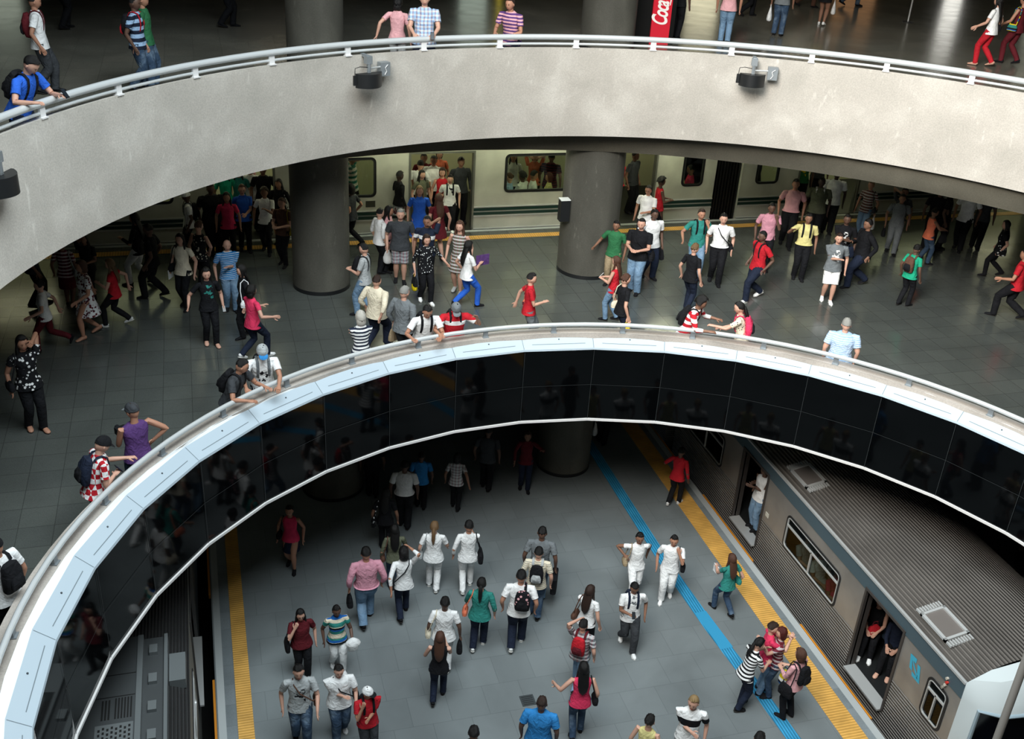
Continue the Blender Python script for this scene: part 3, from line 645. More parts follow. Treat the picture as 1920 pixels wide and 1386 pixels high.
def cloth(c, pat='', c2='w'):
    k = ('c', c, pat, c2)
    if k in MATS: return MATS[k]
    m, N, L, b = newmat('cloth'); b.inputs['Roughness'].default_value = .85; b.inputs['Specular IOR Level'].default_value = .2
    base = hexc(COL[c]); alt = hexc(COL[c2]) if c2 in COL else base
    co = N.new('ShaderNodeTexCoord').outputs['Object']; sp = N.new('ShaderNodeSeparateXYZ'); L.new(co, sp.inputs[0])
    def wave(ax, fr, th, wob=True):
        src = sp.outputs[ax]
        if wob:
            nn = noise(N, L, co, 4, 2); ad = N.new('ShaderNodeMath'); ad.operation = 'MULTIPLY_ADD'; ad.inputs[1].default_value = .03; L.new(nn.outputs[0], ad.inputs[0]); L.new(src, ad.inputs[2]); src = ad.outputs[0]
        a = N.new('ShaderNodeMath'); a.operation = 'MULTIPLY'; a.inputs[1].default_value = fr*2*pi; L.new(src, a.inputs[0])
        s = N.new('ShaderNodeMath'); s.operation = 'SINE'; L.new(a.outputs[0], s.inputs[0])
        g = N.new('ShaderNodeMath'); g.operation = 'GREATER_THAN'; g.inputs[1].default_value = th; L.new(s.outputs[0], g.inputs[0]); return g.outputs[0]
    c_ = None
    if pat == 'st': c_ = mixc(N, L, base, alt, wave(2, 15, .1))        # narrow stripes
    elif pat == 'ws': c_ = mixc(N, L, base, alt, wave(2, 7.5, 0))      # wide stripes
    elif pat == 'ts': c_ = mixc(N, L, base, alt, wave(2, 26, .8))      # thin lines
    elif pat == 'bs':                                               # bold many coloured bands
        c_ = mixc(N, L, base, alt, wave(2, 6, 0)); c_ = mixc(N, L, c_, hexc('1f5fa8'), wave(2, 4.2, .8)); c_ = mixc(N, L, c_, hexc('14181c'), wave(2, 3.1, .93))
    elif pat == 'pl':                                               # plaid
        c_ = mixc(N, L, base, alt, wave(2, 14, .2)); d = mixc(N, L, base, hexc('7a3a4a'), wave(0, 14, .2)); c_ = mixc(N, L, c_, d, .5)
    elif pat == 'ck':                                               # big checks
        t = N.new('ShaderNodeTexChecker'); t.inputs['Scale'].default_value = 13; t.inputs[1].default_value = base+(1,); t.inputs[2].default_value = alt+(1,); L.new(co, t.inputs[0]); c_ = t.outputs[0]
    elif pat in ('fl', 'dt'):
        v = N.new('ShaderNodeTexVoronoi'); v.inputs['Scale'].default_value = 15 if pat == 'fl' else 20; L.new(co, v.inputs[0])
        r = ramp(N, [(0, (1,)*3), (.33 if pat == 'fl' else .24, (1,)*3), (.36 if pat == 'fl' else .27, (0,)*3)]); L.new(v.outputs['Distance'], r.inputs[0])
        c_ = mixc(N, L, base, alt, r.outputs[0])
        if pat == 'fl': nn = noise(N, L, co, 11, 3); r3 = ramp(N, [(.55, (0,)*3), (.6, (1,)*3)]); L.new(nn.outputs[0], r3.inputs[0]); c_ = mixc(N, L, c_, hexc('4a1626') if c != 'k' else base, r3.outputs[0])
    elif pat == 'pr':                                               # print on the chest
        nn = noise(N, L, co, 16, 3); r3 = ramp(N, [(.52, (0,)*3), (.56, (1,)*3)]); L.new(nn.outputs[0], r3.inputs[0])
        def lim(ax, a, s_):
            g = N.new('ShaderNodeMath'); g.operation = 'COMPARE'; g.inputs[1].default_value = a; g.inputs[2].default_value = s_; L.new(sp.outputs[ax], g.inputs[0]); return g.outputs[0]
        q = N.new('ShaderNodeMath'); q.operation = 'MULTIPLY'; L.new(lim(2, 1.17, .14), q.inputs[0]); L.new(lim(0, 0, .09), q.inputs[1])
        g2 = N.new('ShaderNodeMath'); g2.operation = 'GREATER_THAN'; g2.inputs[1].default_value = 0.03; L.new(sp.outputs[1], g2.inputs[0])
        q2 = N.new('ShaderNodeMath'); q2.operation = 'MULTIPLY'; L.new(q.outputs[0], q2.inputs[0]); L.new(g2.outputs[0], q2.inputs[1])
        k2 = mixc(N, L, (0, 0, 0), r3.outputs[0], q2.outputs[0]); c_ = mixc(N, L, base, alt, k2)
    elif pat == 'ch':                                               # one band across the chest
        g = N.new('ShaderNodeMath'); g.operation = 'COMPARE'; g.inputs[1].default_value = 1.24; g.inputs[2].default_value = .045; L.new(sp.outputs[2], g.inputs[0]); c_ = mixc(N, L, base, alt, g.outputs[0])
    elif pat == 'wb':                                               # broad dark block between pale parts
        g = N.new('ShaderNodeMath'); g.operation = 'COMPARE'; g.inputs[1].default_value = 1.22; g.inputs[2].default_value = .075; L.new(sp.outputs[2], g.inputs[0]); c_ = mixc(N, L, base, alt, g.outputs[0])
    n2 = noise(N, L, co, 7, 3); r2 = ramp(N, [(.3, (.84,)*3), (.7, (1.1,)*3)]); L.new(n2.outputs[0], r2.inputs[0])
    c_ = mixc(N, L, c_ if c_ is not None else base, r2.outputs[0], 1.0, 'MULTIPLY'); L.new(c_, b.inputs['Base Color'])
    if c in ('jn', 'lj') and not pat:   # worn denim
        n3 = noise(N, L, co, 5, 3); r3 = ramp(N, [(.5, (0,)*3), (.75, (.35,)*3)]); L.new(n3.outputs[0], r3.inputs[0]); L.new(mixc(N, L, c_, hexc('9db4c8'), r3.outputs[0]), b.inputs['Base Color'])
    nb = noise(N, L, co, 9, 3, .8); bp = N.new('ShaderNodeBump'); bp.inputs['Strength'].default_value = .8; bp.inputs['Distance'].default_value = .04
    L.new(nb.outputs[0], bp.inputs['Height']); L.new(bp.outputs[0], b.inputs['Normal'])
    MATS[k] = m; return m
def hairm(c): return plain('hair', HR[c], .45, 0, .35, .5, 50)
V = Vector
def ik(a, t, l1, l2, hint):
    a, t = V(a), V(t); d = t-a; L_ = d.length; mx = (l1+l2)*.995
    if L_ > mx: t = a+d*(mx/L_); d = t-a; L_ = mx
    L_ = max(L_, abs(l1-l2)+.01); u = d.normalized(); x = (l1*l1-l2*l2+L_*L_)/(2*L_); h = math.sqrt(max(0, l1*l1-x*x))
    hv = V(hint)-u*V(hint).dot(u)
    if hv.length < 1e-4: hv = V((0, -1, 0))
    return a+u*x+hv.normalized()*h, t
def hand(m, w_, d, nrm, side, h, curl=.5):
    """palm, four fingers of unequal length with two bends each, thumb off the side of the palm"""
    d = d.normalized(); nrm = (nrm-d*nrm.dot(d)).normalized(); ac = d.cross(nrm)*side; s = h*.92
    m.loft([w_-d*.012, w_+d*.02*s, w_+d*.052*s], [(.017*s*1.15, .012*s*1.3), (.024*s, .011*s*1.2), (.025*s, .009*s*1.2)], side=ac, n=8)
    for i, (o, L_) in enumerate(((-.018, .040), (-.006, .046), (.006, .043), (.018, .034))):
        b = w_+d*.046*s+ac*o*s; p = [b]; dd = d
        for k in (.45, .33, .22):
            p.append(p[-1]+dd*L_*k*s*1.05); dd = (dd*cos(curl)-nrm*sin(curl)).normalized()
        p.append(p[-1]+dd*.004)
        m.loft(p, [.0062*s, .006*s, .0055*s, .0048*s, .002*s], n=5)
    b = w_+d*.014*s-ac*.018*s; q = (d*.6-ac*.75-nrm*.25).normalized(); p = [b, b+q*.022*s, b+q*.03*s+(d*.8-nrm*.5)*.016*s, b+q*.03*s+(d*.8-nrm*.6)*.028*s]
    m.loft(p, [.0085*s, .0075*s, .0065*s, .003*s], n=5)
ARM = dict(d=(.165, .02, .495), f=(.15, .17, .545), b=(.165, -.15, .52), p=(.045, .19, .715), e=(.075, .05, .93), r=(.10, .33, .665), R=(.19, .30, .665), s=(.085, .09, .79), h=(.155, -.01, .60),
           o=(.25, .12, .60), u=(.06, -.01, .975), c=(.175, .0, .49), x=(-.03, .15, .68), g=(.02, .22, .80), n=(.05, .17, .63), k=(.10, .22, .60), w=(.22, .2, .80), m=(.02, .14, .60), z=(.05, .1, .30), q=(.22, -.13, .56), j=(.04, .24, .62), a=(.16, .10, .66))
def person(L, hx, hy, fx, fy, hdg, sex, top, bot, hair, sk, label, s=0, arms='dd', lean=0, h=None, shoe='k', pose='', bags=(), build=1.0, look=0, nod=8, loc=None, cap=None, sleeve=None, face=None, tuck=False, grp=None, extra=None):
    """hdg: 0 faces away from the camera, 90 to the right, 180 to the camera"""
    fz = [0, Z1, Z2][L] if not isinstance(L, float) else L
    male = sex == 'm'; S = h or (1.73 if male else 1.63)
    sit = pose == 'sit'
    # skeleton in units of body height
    hip = .515-.09*min(1, abs(s))**2*.6 if not sit else .285
    if pose == 'run': hip = .50
    la = radians(lean)
    def up_(p):          # bend everything above the hips forwards
        p = V(p); q = V((p.x, p.y, p.z-.515)); return V((q.x, q.y*cos(la)+q.z*sin(la), hip+q.z*cos(la)-q.y*sin(la)))
    headc = up_((0, .012, .925)); headtop = up_((0, .01, 1.0))
    if loc is None:
        if fx is not None and h is None:
            X = at(fx, fy, fz); lo, hi = 1.3, 2.1
            for _ in range(24):
                md = (lo+hi)/2
                if projy(X+V((0, 0, md*headtop.z))) > hy: lo = md
                else: hi = md
            S = max(1.50, min(1.86, md))
            if abs(S-md) > .01:
                a1 = at(hx, hy, fz+S*headtop.z); X = X.lerp(V((a1.x, a1.y, fz)), .6)
            loc = X
        else:
            a1 = at(hx, hy, fz+S*headtop.z); az = atan2(a1.x, a1.y)+radians(hdg)
            f = V((sin(az), cos(az), 0)); loc = V((a1.x, a1.y, fz))-f*headtop.y*S
            if fx is not None: pass
    az = atan2(loc[0], loc[1])+radians(hdg)
    if L == 1 and loc is not None:
        dx, dy = loc[0]-C1[0], loc[1]-C1[1]; r_ = hypot(dx, dy)
        if 7.5 < r_ < 8.53: loc = V((C1[0]+dx*8.53/r_, C1[1]+dy*8.53/r_, 0))
    root = thing('person', label, 'person', (loc[0], loc[1], fz), -az, grp or ['people on the lowest platform', 'people on the middle floor', 'people on the top floor', 'train passengers'][L if not isinstance(L, float) else 3])
    cs = lambda p: V(p)*S
    bw = build*(1.13 if male else 1.06)
    sw = (.118 if male else .103)*build**.5
    sh = [up_((sg*sw, 0, .796)) for sg in (-1, 1)]
    # legs
    hj = [V((sg*.05, 0, hip)) for sg in (-1, 1)]
    if sit: an = [V((-.055, .235, .05)), V((.06, .25, .05))]
    elif pose == 'run': an = [V((-.05, .13, .05)), V((.05, -.26, .17))] if s >= 0 else [V((-.05, -.26, .17)), V((.05, .13, .05))]
    else:
        f_ = s; an = [V((-.05, .165*f_, .045+(.05*-f_ if f_ < 0 else 0))), V((.05, -.165*f_, .045+(.05*f_ if f_ > 0 else 0)))]
        if s == 0: an = [V((-.058, .012, .045)), V((.058, -.012, .045))]
    kn = []
    for i in range(2):
        k_, a_ = ik(hj[i], an[i], .245, .238, (0, 1, .2)); kn.append(k_); an[i] = a_
    # arms
    wr, el = [], []
    for i, sg in enumerate((-1, 1)):
        ch = arms[i]; tx, ty, tz = ARM[ch]; t_ = V((sg*tx, ty, tz))
        if ch in 'dfbcsehuxpmahqz' and lean: t_ = up_(t_) if ch in 'sehuxp' else V((t_.x, t_.y+sin(la)*.22, t_.z-.02))
        if ch in 'rR': t_.z = .66*1.73/S if fz in (Z1, Z2) else t_.z
        if sit and ch not in 'e': t_ = V((sg*.05, .2, .38)) if ch in 'dmn' else t_-V((0, 0, .2))
        hint = (sg*.5, -.8, -.5) if ch not in 'hu' else ((sg, -.6, -.1) if ch == 'h' else (sg, .3, .2))
        if ch in 'gw': hint = (sg*.7, -.2, -.7)
        if ch in 'rRnkj': hint = (sg*.6, -.6, -.6)
        e_, w_ = ik(sh[i], t_, .172, .150, hint); el.append(e_); wr.append(w_)
    ha = [(wr[i]-el[i]).normalized() for i in range(2)]
    # --- body (skin)
    m = M()
    if bot[0] in 'slkd' and True:
        for i in range(2):
            a, k_, b = hj[i], kn[i], an[i]
            m.loft([cs(a), cs(a.lerp(k_, .5)), cs(k_), cs(k_.lerp(b, .3)), cs(k_.lerp(b, .75)), cs(b), cs(b+V((0, 0, -.02)))], [.056*S*bw, .049*S*bw, .035*S, .038*S, .026*S, .02*S, .02*S], side=(1, 0, 0), n=9)
    for i, sg in enumerate((-1, 1)):
        a, e_, w_ = sh[i], el[i], wr[i]
        m.loft([cs(a+V((-sg*.022, 0, -.012))), cs(a+V((0, 0, -.004))), cs(a.lerp(e_, .45)), cs(e_.lerp(a, .12)), cs(e_), cs(e_.lerp(w_, .25)), cs(e_.lerp(w_, .75)), cs(w_)], [v*S*(bw if j < 4 else 1) for j, v in enumerate((.018, .025, .0235, .0215, .021, .022, .017, .0145))], n=9)
        nrm = V((-sg, .1, 0)) if arms[i] in 'dfbcqo' else V((0, .3, 1)) if arms[i] in 'rRgwnj' else V((0, 1, .4))
        hand(m, cs(w_), ha[i], nrm if abs(nrm.dot(ha[i])) < .9 else V((0, 0, 1)), sg, S, .75 if arms[i] in 'cpsrRe' else .35)
    tp = [(.50, .075, .055), (.56, .07, .048), (.62, .068, .046), (.72, .076, .052), (.79, .078, .04), (.815, .05, .032)] if male else [(.50, .08, .055), (.56, .07, .046), (.62, .062, .043), (.72, .069, .052), (.79, .068, .04), (.815, .044, .03)]
    m.loft([cs(up_((0, 0, z))) for z, _, _ in tp], [(a*S*bw, b*S*bw) for _, a, b in tp], side=(1, 0, 0), n=14)
    ly = radians(look); nd = radians(nod+lean*.6)
    Rh = Matrix.Rotation(-ly, 3, 'Z') @ Matrix.Rotation(-nd, 3, 'X')
    nk = up_((0, -.004, .80)); hb = headc+Rh @ V((0, -.008, -.045))
    m.loft([cs(nk), cs(nk.lerp(hb, .4)), cs(hb), cs(headc)], [(.045*S, .034*S), (.031*S, .031*S), (.029*S, .031*S), (.03*S, .034*S)], side=(1, 0, 0), n=12)
    def hf(q):           # skull: jaw narrows, face flat, nose, brow and cheeks
        x, y, z = q
        if z < 0: x *= 1-.34*(-z)**1.3; y = y*(1-.12*-z) + (.10*-z if y > 0 else 0.18*z*y*-1)
        if y > .25:
            y *= .93
            if abs(x) < .17 and -.38 < z < .12: y += .26*(1-abs(x)/.17)*(1-abs(z+.25)/.4 if z < -.25 else 1-(z+.25)/.5)
            if abs(x) > .15 and abs(x) < .5 and -.02 < z < .22: y -= .07
        return V((x, y, z))
    m.ell(cs(headc), .0495*S, .060*S, .071*S, 22, 18, hf, Rh)
    for sg in (-1, 1): m.ell(cs(headc+Rh @ V((sg*.049, -.004, -.006))), .006*S, .010*S, .016*S, 7, 5, None, Rh)
    body = m.build('body', skin(sk), root)
    fcz = abs(((hdg+look+180) % 360)-180)
    if fcz > 55:
        m = M()
        for sg in (-1, 1):
            m.ell(cs(headc+Rh @ V((sg*.0165, .0525, .006))), .0042*S, .004*S, .0022*S, 8, 5, None, Rh)
            m.loft([cs(headc+Rh @ V((sg*.009, .0545, .0165))), cs(headc+Rh @ V((sg*.018, .053, .0185))), cs(headc+Rh @ V((sg*.027, .0470, .0155)))], .0012*S, n=5)
        m.build('eyes_and_brows', plain('eye_dark', '1a100c', .4), body)
        m = M(); m.loft([cs(headc+Rh @ V((x, y, -.0335))) for x, y in ((-.014, .0495), (-.006, .0535), (.006, .0535), (.014, .0495))], [.001*S, .0036*S, .0036*S, .001*S], n=6); m.build('lips', plain('lip_colour', '8a4a42' if sk < 3 else '4a2a26', .5), body)
    if extra == 'glasses':
        m = M()
        for sg in (-1, 1):
            c0 = headc+Rh @ V((sg*.018, .056, .006)); pts = [cs(c0+Rh @ V((.012*cos(a_*pi/5), 0, .009*sin(a_*pi/5)))) for a_ in range(11)]; m.loft(pts, .0016*S, n=4)
            m.loft([cs(headc+Rh @ V((sg*.03, .054, .009))), cs(headc+Rh @ V((sg*.046, -.005, .006)))], .0016*S, n=4)
        m.build('glasses', dmet, root)
    # --- hair / cap
    kind, hc = hair[:-1], hair[-1]
    if kind != 'bald' or cap:
        m = M(); lo = {'short': -.1, 'buzz': .02, 'bob': -.35, 'long': -.4, 'pony': -.22, 'bun': -.2, 'afro': -.15, 'fringe': -.2, 'bald': -.1, 'mo': 0, 'cover': -.3}.get(kind, -.1)
        def hh(q):
            x, y, z = q
            fl = lo if y < .0 else lo+(.70-lo)*min(1, y/.6)**.55
            if kind == 'fringe' and y > 0: fl -= .25
            if kind in ('bob', 'long', 'cover') and abs(x) > .55: fl = min(fl, -.75 if y < .45 else fl)
            jt = 1+(.05 if kind in ('short', 'afro', 'bob', 'bun', 'fringe') else .015)*(sin(9*x+3*z+S*40)*cos(8*y-5*z)+.5*sin(17*x+11*y))
            fl += .07*sin(11*x+S*30); x, y, z = x*jt, y*jt, z*jt
            if z < fl:
                k_ = (fl-z); return V((x*.82, y*.80, fl+.0*k_)) if k_ > .05 else V((x, y, z))
            return V((x, y, z))
        g = {'buzz': 1.03, 'short': 1.08, 'afro': 1.36, 'bob': 1.17, 'long': 1.14, 'pony': 1.1, 'bun': 1.09, 'fringe': 1.15}.get(kind, 1.1)
        if cap: g = 1.02
        m.ell(cs(headc+Rh @ V((0, -.006, .006))), .0495*S*g, .060*S*g, .071*S*(g if kind != 'afro' else 1.25), 20, 14, hh, Rh)
        bk = lambda y, z, x=0: headc+Rh @ V((x, y, z))
        if kind == 'bob': m.loft([cs(bk(-.012, .03)), cs(bk(-.02, -.02)), cs(bk(-.022, -.055)), cs(bk(-.018, -.075))], [(.045*S, .045*S), (.055*S, .046*S), (.055*S, .042*S), (.045*S, .03*S)], side=(1, 0, 0), n=14)
        if kind == 'long':
            e1 = up_((0, -.075, .76)); e2 = up_((0, -.082, .70))
            m.loft([cs(bk(-.02, .03)), cs(bk(-.03, -.03)), cs(bk(-.045, -.075)), cs(e1), cs(e2), cs(e2-V((0, -.005, .04)))], [(.044*S, .036*S), (.053*S, .034*S), (.056*S, .022*S), (.055*S, .018*S), (.04*S, .014*S), (.012*S, .006*S)], side=Rh @ V((1, 0, 0)), n=14)
            for sg in (-1, 1): m.loft([cs(bk(.0, .02, sg*.043)), cs(bk(.0, -.04, sg*.05)), cs(up_((sg*.055, .02, .80))), cs(up_((sg*.06, .04, .755)))], [.012*S, .015*S, .014*S, .005*S], n=8)
        if kind == 'pony':
            e1 = up_((0, -.085, .80)); e2 = up_((0, -.078, .73)); m.loft([cs(bk(-.05, .02)), cs(bk(-.07, .0)), cs(bk(-.074, -.05)), cs(e1), cs(e2)], [.013*S, .018*S, .024*S, .022*S, .006*S], n=9)
        if kind == 'bun': m.ell(cs(bk(-.062, .02)), .024*S, .022*S, .024*S, 10, 8)
        if kind == 'mo': m.ell(cs(bk(.012, .062)), .018*S, .036*S, .022*S, 10, 8)
        m.build('hair', hairm(hc), root)
    if cap:
        m = M(); cc = headc+Rh @ V((0, -.003, .012))
        m.ell(cs(cc), .0555*S, .0665*S, .068*S, 20, 12, lambda q: V((q.x, q.y, max(q.z, -.02))), Rh)
        cp = m.build('cap', cloth(cap[0]), root)
        if len(cap) > 2 and cap[2] == 'back': sgb = -1
        else: sgb = 1
        m = M(); m.loft([cs(cc+Rh @ V((0, sgb*y, z))) for y, z in ((.048, .004), (.070, .002), (.092, -.004), (.102, -.008))], [(.038*S, .003*S), (.042*S, .003*S), (.034*S, .003*S), (.014*S, .002*S)], side=Rh @ V((1, 0, 0)), n=14); m.build('brim', cloth(cap[1]), cp)
        if cap[0] == 'w' and False: pass
    # --- top garment
    tc, tpat = top[0], (top[1] if len(top) > 1 else ''); tc2 = top[2] if len(top) > 2 else 'w'
    slv = sleeve if sleeve is not None else .5
    tm = cloth(tc, tpat, tc2); hem = .545 if tuck else .475
    dress = bot[0] == 'd'
    if sit: hem = .5
    g = .011
    prof = [(hem, (.108, .080) if male else (.109, .083)), (.55, (.096, .069) if male else (.094, .070)), (.62, (.083, .057) if male else (.073, .054)), (.70, (.091, .063) if male else (.081, .064)), (.76, (.100, .060) if male else (.088, .057)), (.796, (.093, .050) if male else (.082, .046)), (.822, (.068, .041) if male else (.059, .037)), (.842, (.040, .035) if male else (.040, .033))]
    if slv == 0: prof = prof[:-2]+[(.822, (.05, .036))]
    m = M(); pts = [(up_((0, (.006 if .68 < z < .74 and not male else 0), z))) for z, _ in prof]
    if sit: pts[0] = V((0, .0, hip-.02))
    rad = [(a*S*bw*1.02, b*S*bw*(1.02 if build <= 1 else 1.1)) for _, (a, b) in prof]
    if dress or bot[0] == 's':
        pass
    if dress:
        zz = float(bot[2]) if len(bot) > 2 else .28
        sk_ = [(zz, (.125, .12)), ((zz+.5)/2, (.112, .1)), (.49, (.096, .072))]
        pts = [cs(V((0, (an[0].y+an[1].y)*.25, z))) for z, _ in sk_]+[cs(p) for p in pts[1:]]; rad = [(a*S*bw, b*S*bw) for _, (a, b) in sk_]+rad[1:]
    else: pts = [cs(p) for p in pts]
    m.loft(pts, rad, side=(1, 0, 0), n=20, sup=2.2)
    if slv > 0:
        for i, sg in enumerate((-1, 1)):
            a, e_, w_ = sh[i], el[i], wr[i]; ar = .0335*S*bw if male else .0305*S*bw
            p = [a+V((-sg*.06, 0, -.01)), a+V((-sg*.03, 0, .0)), a+V((sg*.002, 0, -.004)), a.lerp(e_, .18), a.lerp(e_, .38)]; r_ = [ar*.6, ar*.9, ar*1.0, ar*1.0, ar*.96]
            if slv <= .5: k_ = slv*1.25; p.append(a.lerp(e_, max(.42, k_))); r_.append(ar*.98)
            else:
                k_ = (slv-.5)*2; p += [e_.lerp(a, .12), e_.lerp(w_, .12), e_.lerp(w_, max(.2, k_*.93))]; r_ += [ar*.8, ar*.76, ar*.62]
            m.loft([cs(q) for q in p], r_, n=12)
    m.build('dress' if dress else 'shirt', tm, root)
    if male and slv == .5 and top[-1:] == ['c']: pass
    # --- lower garment
    bk_ = bot[0]; bc = bot[1] if len(bot) > 1 else 'jn'; bpat = bot[3] if len(bot) > 3 else ''
    if not dress:
        m = M(); pm = cloth(bc, bpat, 'lg')
        hw = (.086, .066) if male else (.092, .069)
        if bk_ in 'pl':   # trousers
            stop = 1.0
        elif bk_ == 'k': stop = .38       # shorts
        if bk_ == 's':   # skirt
            zz = float(bot[2]) if len(bot) > 2 else .32
            m.loft([cs(V((0, (an[0].y+an[1].y)*.3, zz))), cs(V((0, 0, (zz+.5)/2))), cs(V((0, 0, hip-.005))), cs(V((0, 0, hip+.055)))], [(.108*S*bw, .105*S*bw), (.104*S*bw, .09*S*bw), (.092*S*bw, .07*S*bw), (.076*S*bw, .055*S*bw)], side=(1, 0, 0), n=18)
        else:
            m.loft([cs(V((0, 0, hip-.035))), cs(V((0, 0, hip+.0))), cs(up_((0, 0, .555))), cs(up_((0, 0, .575)))], [(hw[0]*.9*S*bw, hw[1]*.95*S*bw), (hw[0]*S*bw*1.05, hw[1]*S*bw*1.05), (hw[0]*.98*S*bw, hw[1]*.92*S*bw), (hw[0]*.94*S*bw, hw[1]*.88*S*bw)], side=(1, 0, 0), n=18)
            slim = 1.0 if male else .92
            for i, sg in enumerate((-1, 1)):
                a, k_, b = hj[i], kn[i], an[i]
                if bk_ == 'k': p = [a+V((0, 0, .01)), a.lerp(k_, .4), a.lerp(k_, .95)]; r_ = [.056, .052, .05]
                elif bk_ == 'l': p = [a+V((0, 0, .01)), a.lerp(k_, .4), k_.lerp(a, .08), k_.lerp(b, .35)]; r_ = [.056, .052, .045, .042]
                else: p = [a+V((0, 0, .01)), a.lerp(k_, .35), a.lerp(k_, .75), k_, k_.lerp(b, .35), k_.lerp(b, .8), b+V((0, 0, -.012))]; r_ = [.060, .058*slim, .049*slim, .043*slim, .042*slim, .037*slim, .037*slim]
                m.loft([cs(q) for q in p], [v*S*bw for v in r_], side=(1, 0, 0), n=12)
        m.build({'s': 'skirt', 'k': 'shorts', 'l': 'cropped_trousers'}.get(bk_, 'trousers'), pm, root)
    # --- shoes
    for i, sg in enumerate((-1, 1)):
        b = an[i]; lift = max(0, b.z-.045); ps = min(1.1, lift*9); R_ = Matrix.Rotation(-ps, 3, 'X') @ Matrix.Rotation(-sg*.12, 3, 'Z')
        if b.y > .1 and lift == 0 and not sit: R_ = Matrix.Rotation(.22, 3, 'X') @ Matrix.Rotation(-sg*.1, 3, 'Z')
        o = b; q = lambda y, z: cs(o+R_ @ V((0, y, z-.045)))
        m = M(); m.loft([q(-.035, .020), q(-.028, .026), q(.0, .030), q(.035, .022), (q(.07, .016)), q(.098, .012), q(.105, .010)], [(.012*S, .012*S), (.021*S, .024*S), (.023*S, .029*S), (.024*S, .021*S), (.027*S, .015*S), (.02*S, .011*S), (.006*S, .005*S)], side=R_ @ V((1, 0, 0)), n=12)
        sh_ = m.build('shoe', cloth(shoe) if shoe != 'skin' else skin(sk), root)
        m = M(); m.loft([q(-.038, .003), q(-.02, .003), q(.03, .003), q(.075, .003), q(.108, .003)], [(.014*S, .004*S), (.023*S, .005*S), (.022*S, .005*S), (.029*S, .005*S), (.010*S, .004*S)], side=R_ @ V((1, 0, 0)), n=12)
        m.build('sole', plain('shoe_sole', 'cfcfca' if shoe in 'w' else '24211f', .6), sh_)
    # --- things carried: objects of their own
    W = Matrix.Translation(root.location) @ Matrix.Rotation(root.rotation_euler.z, 4, 'Z')
    for bg in bags: carried(bg, W, S, up_, wr, ha, hip, bw, male, cs)
    return root
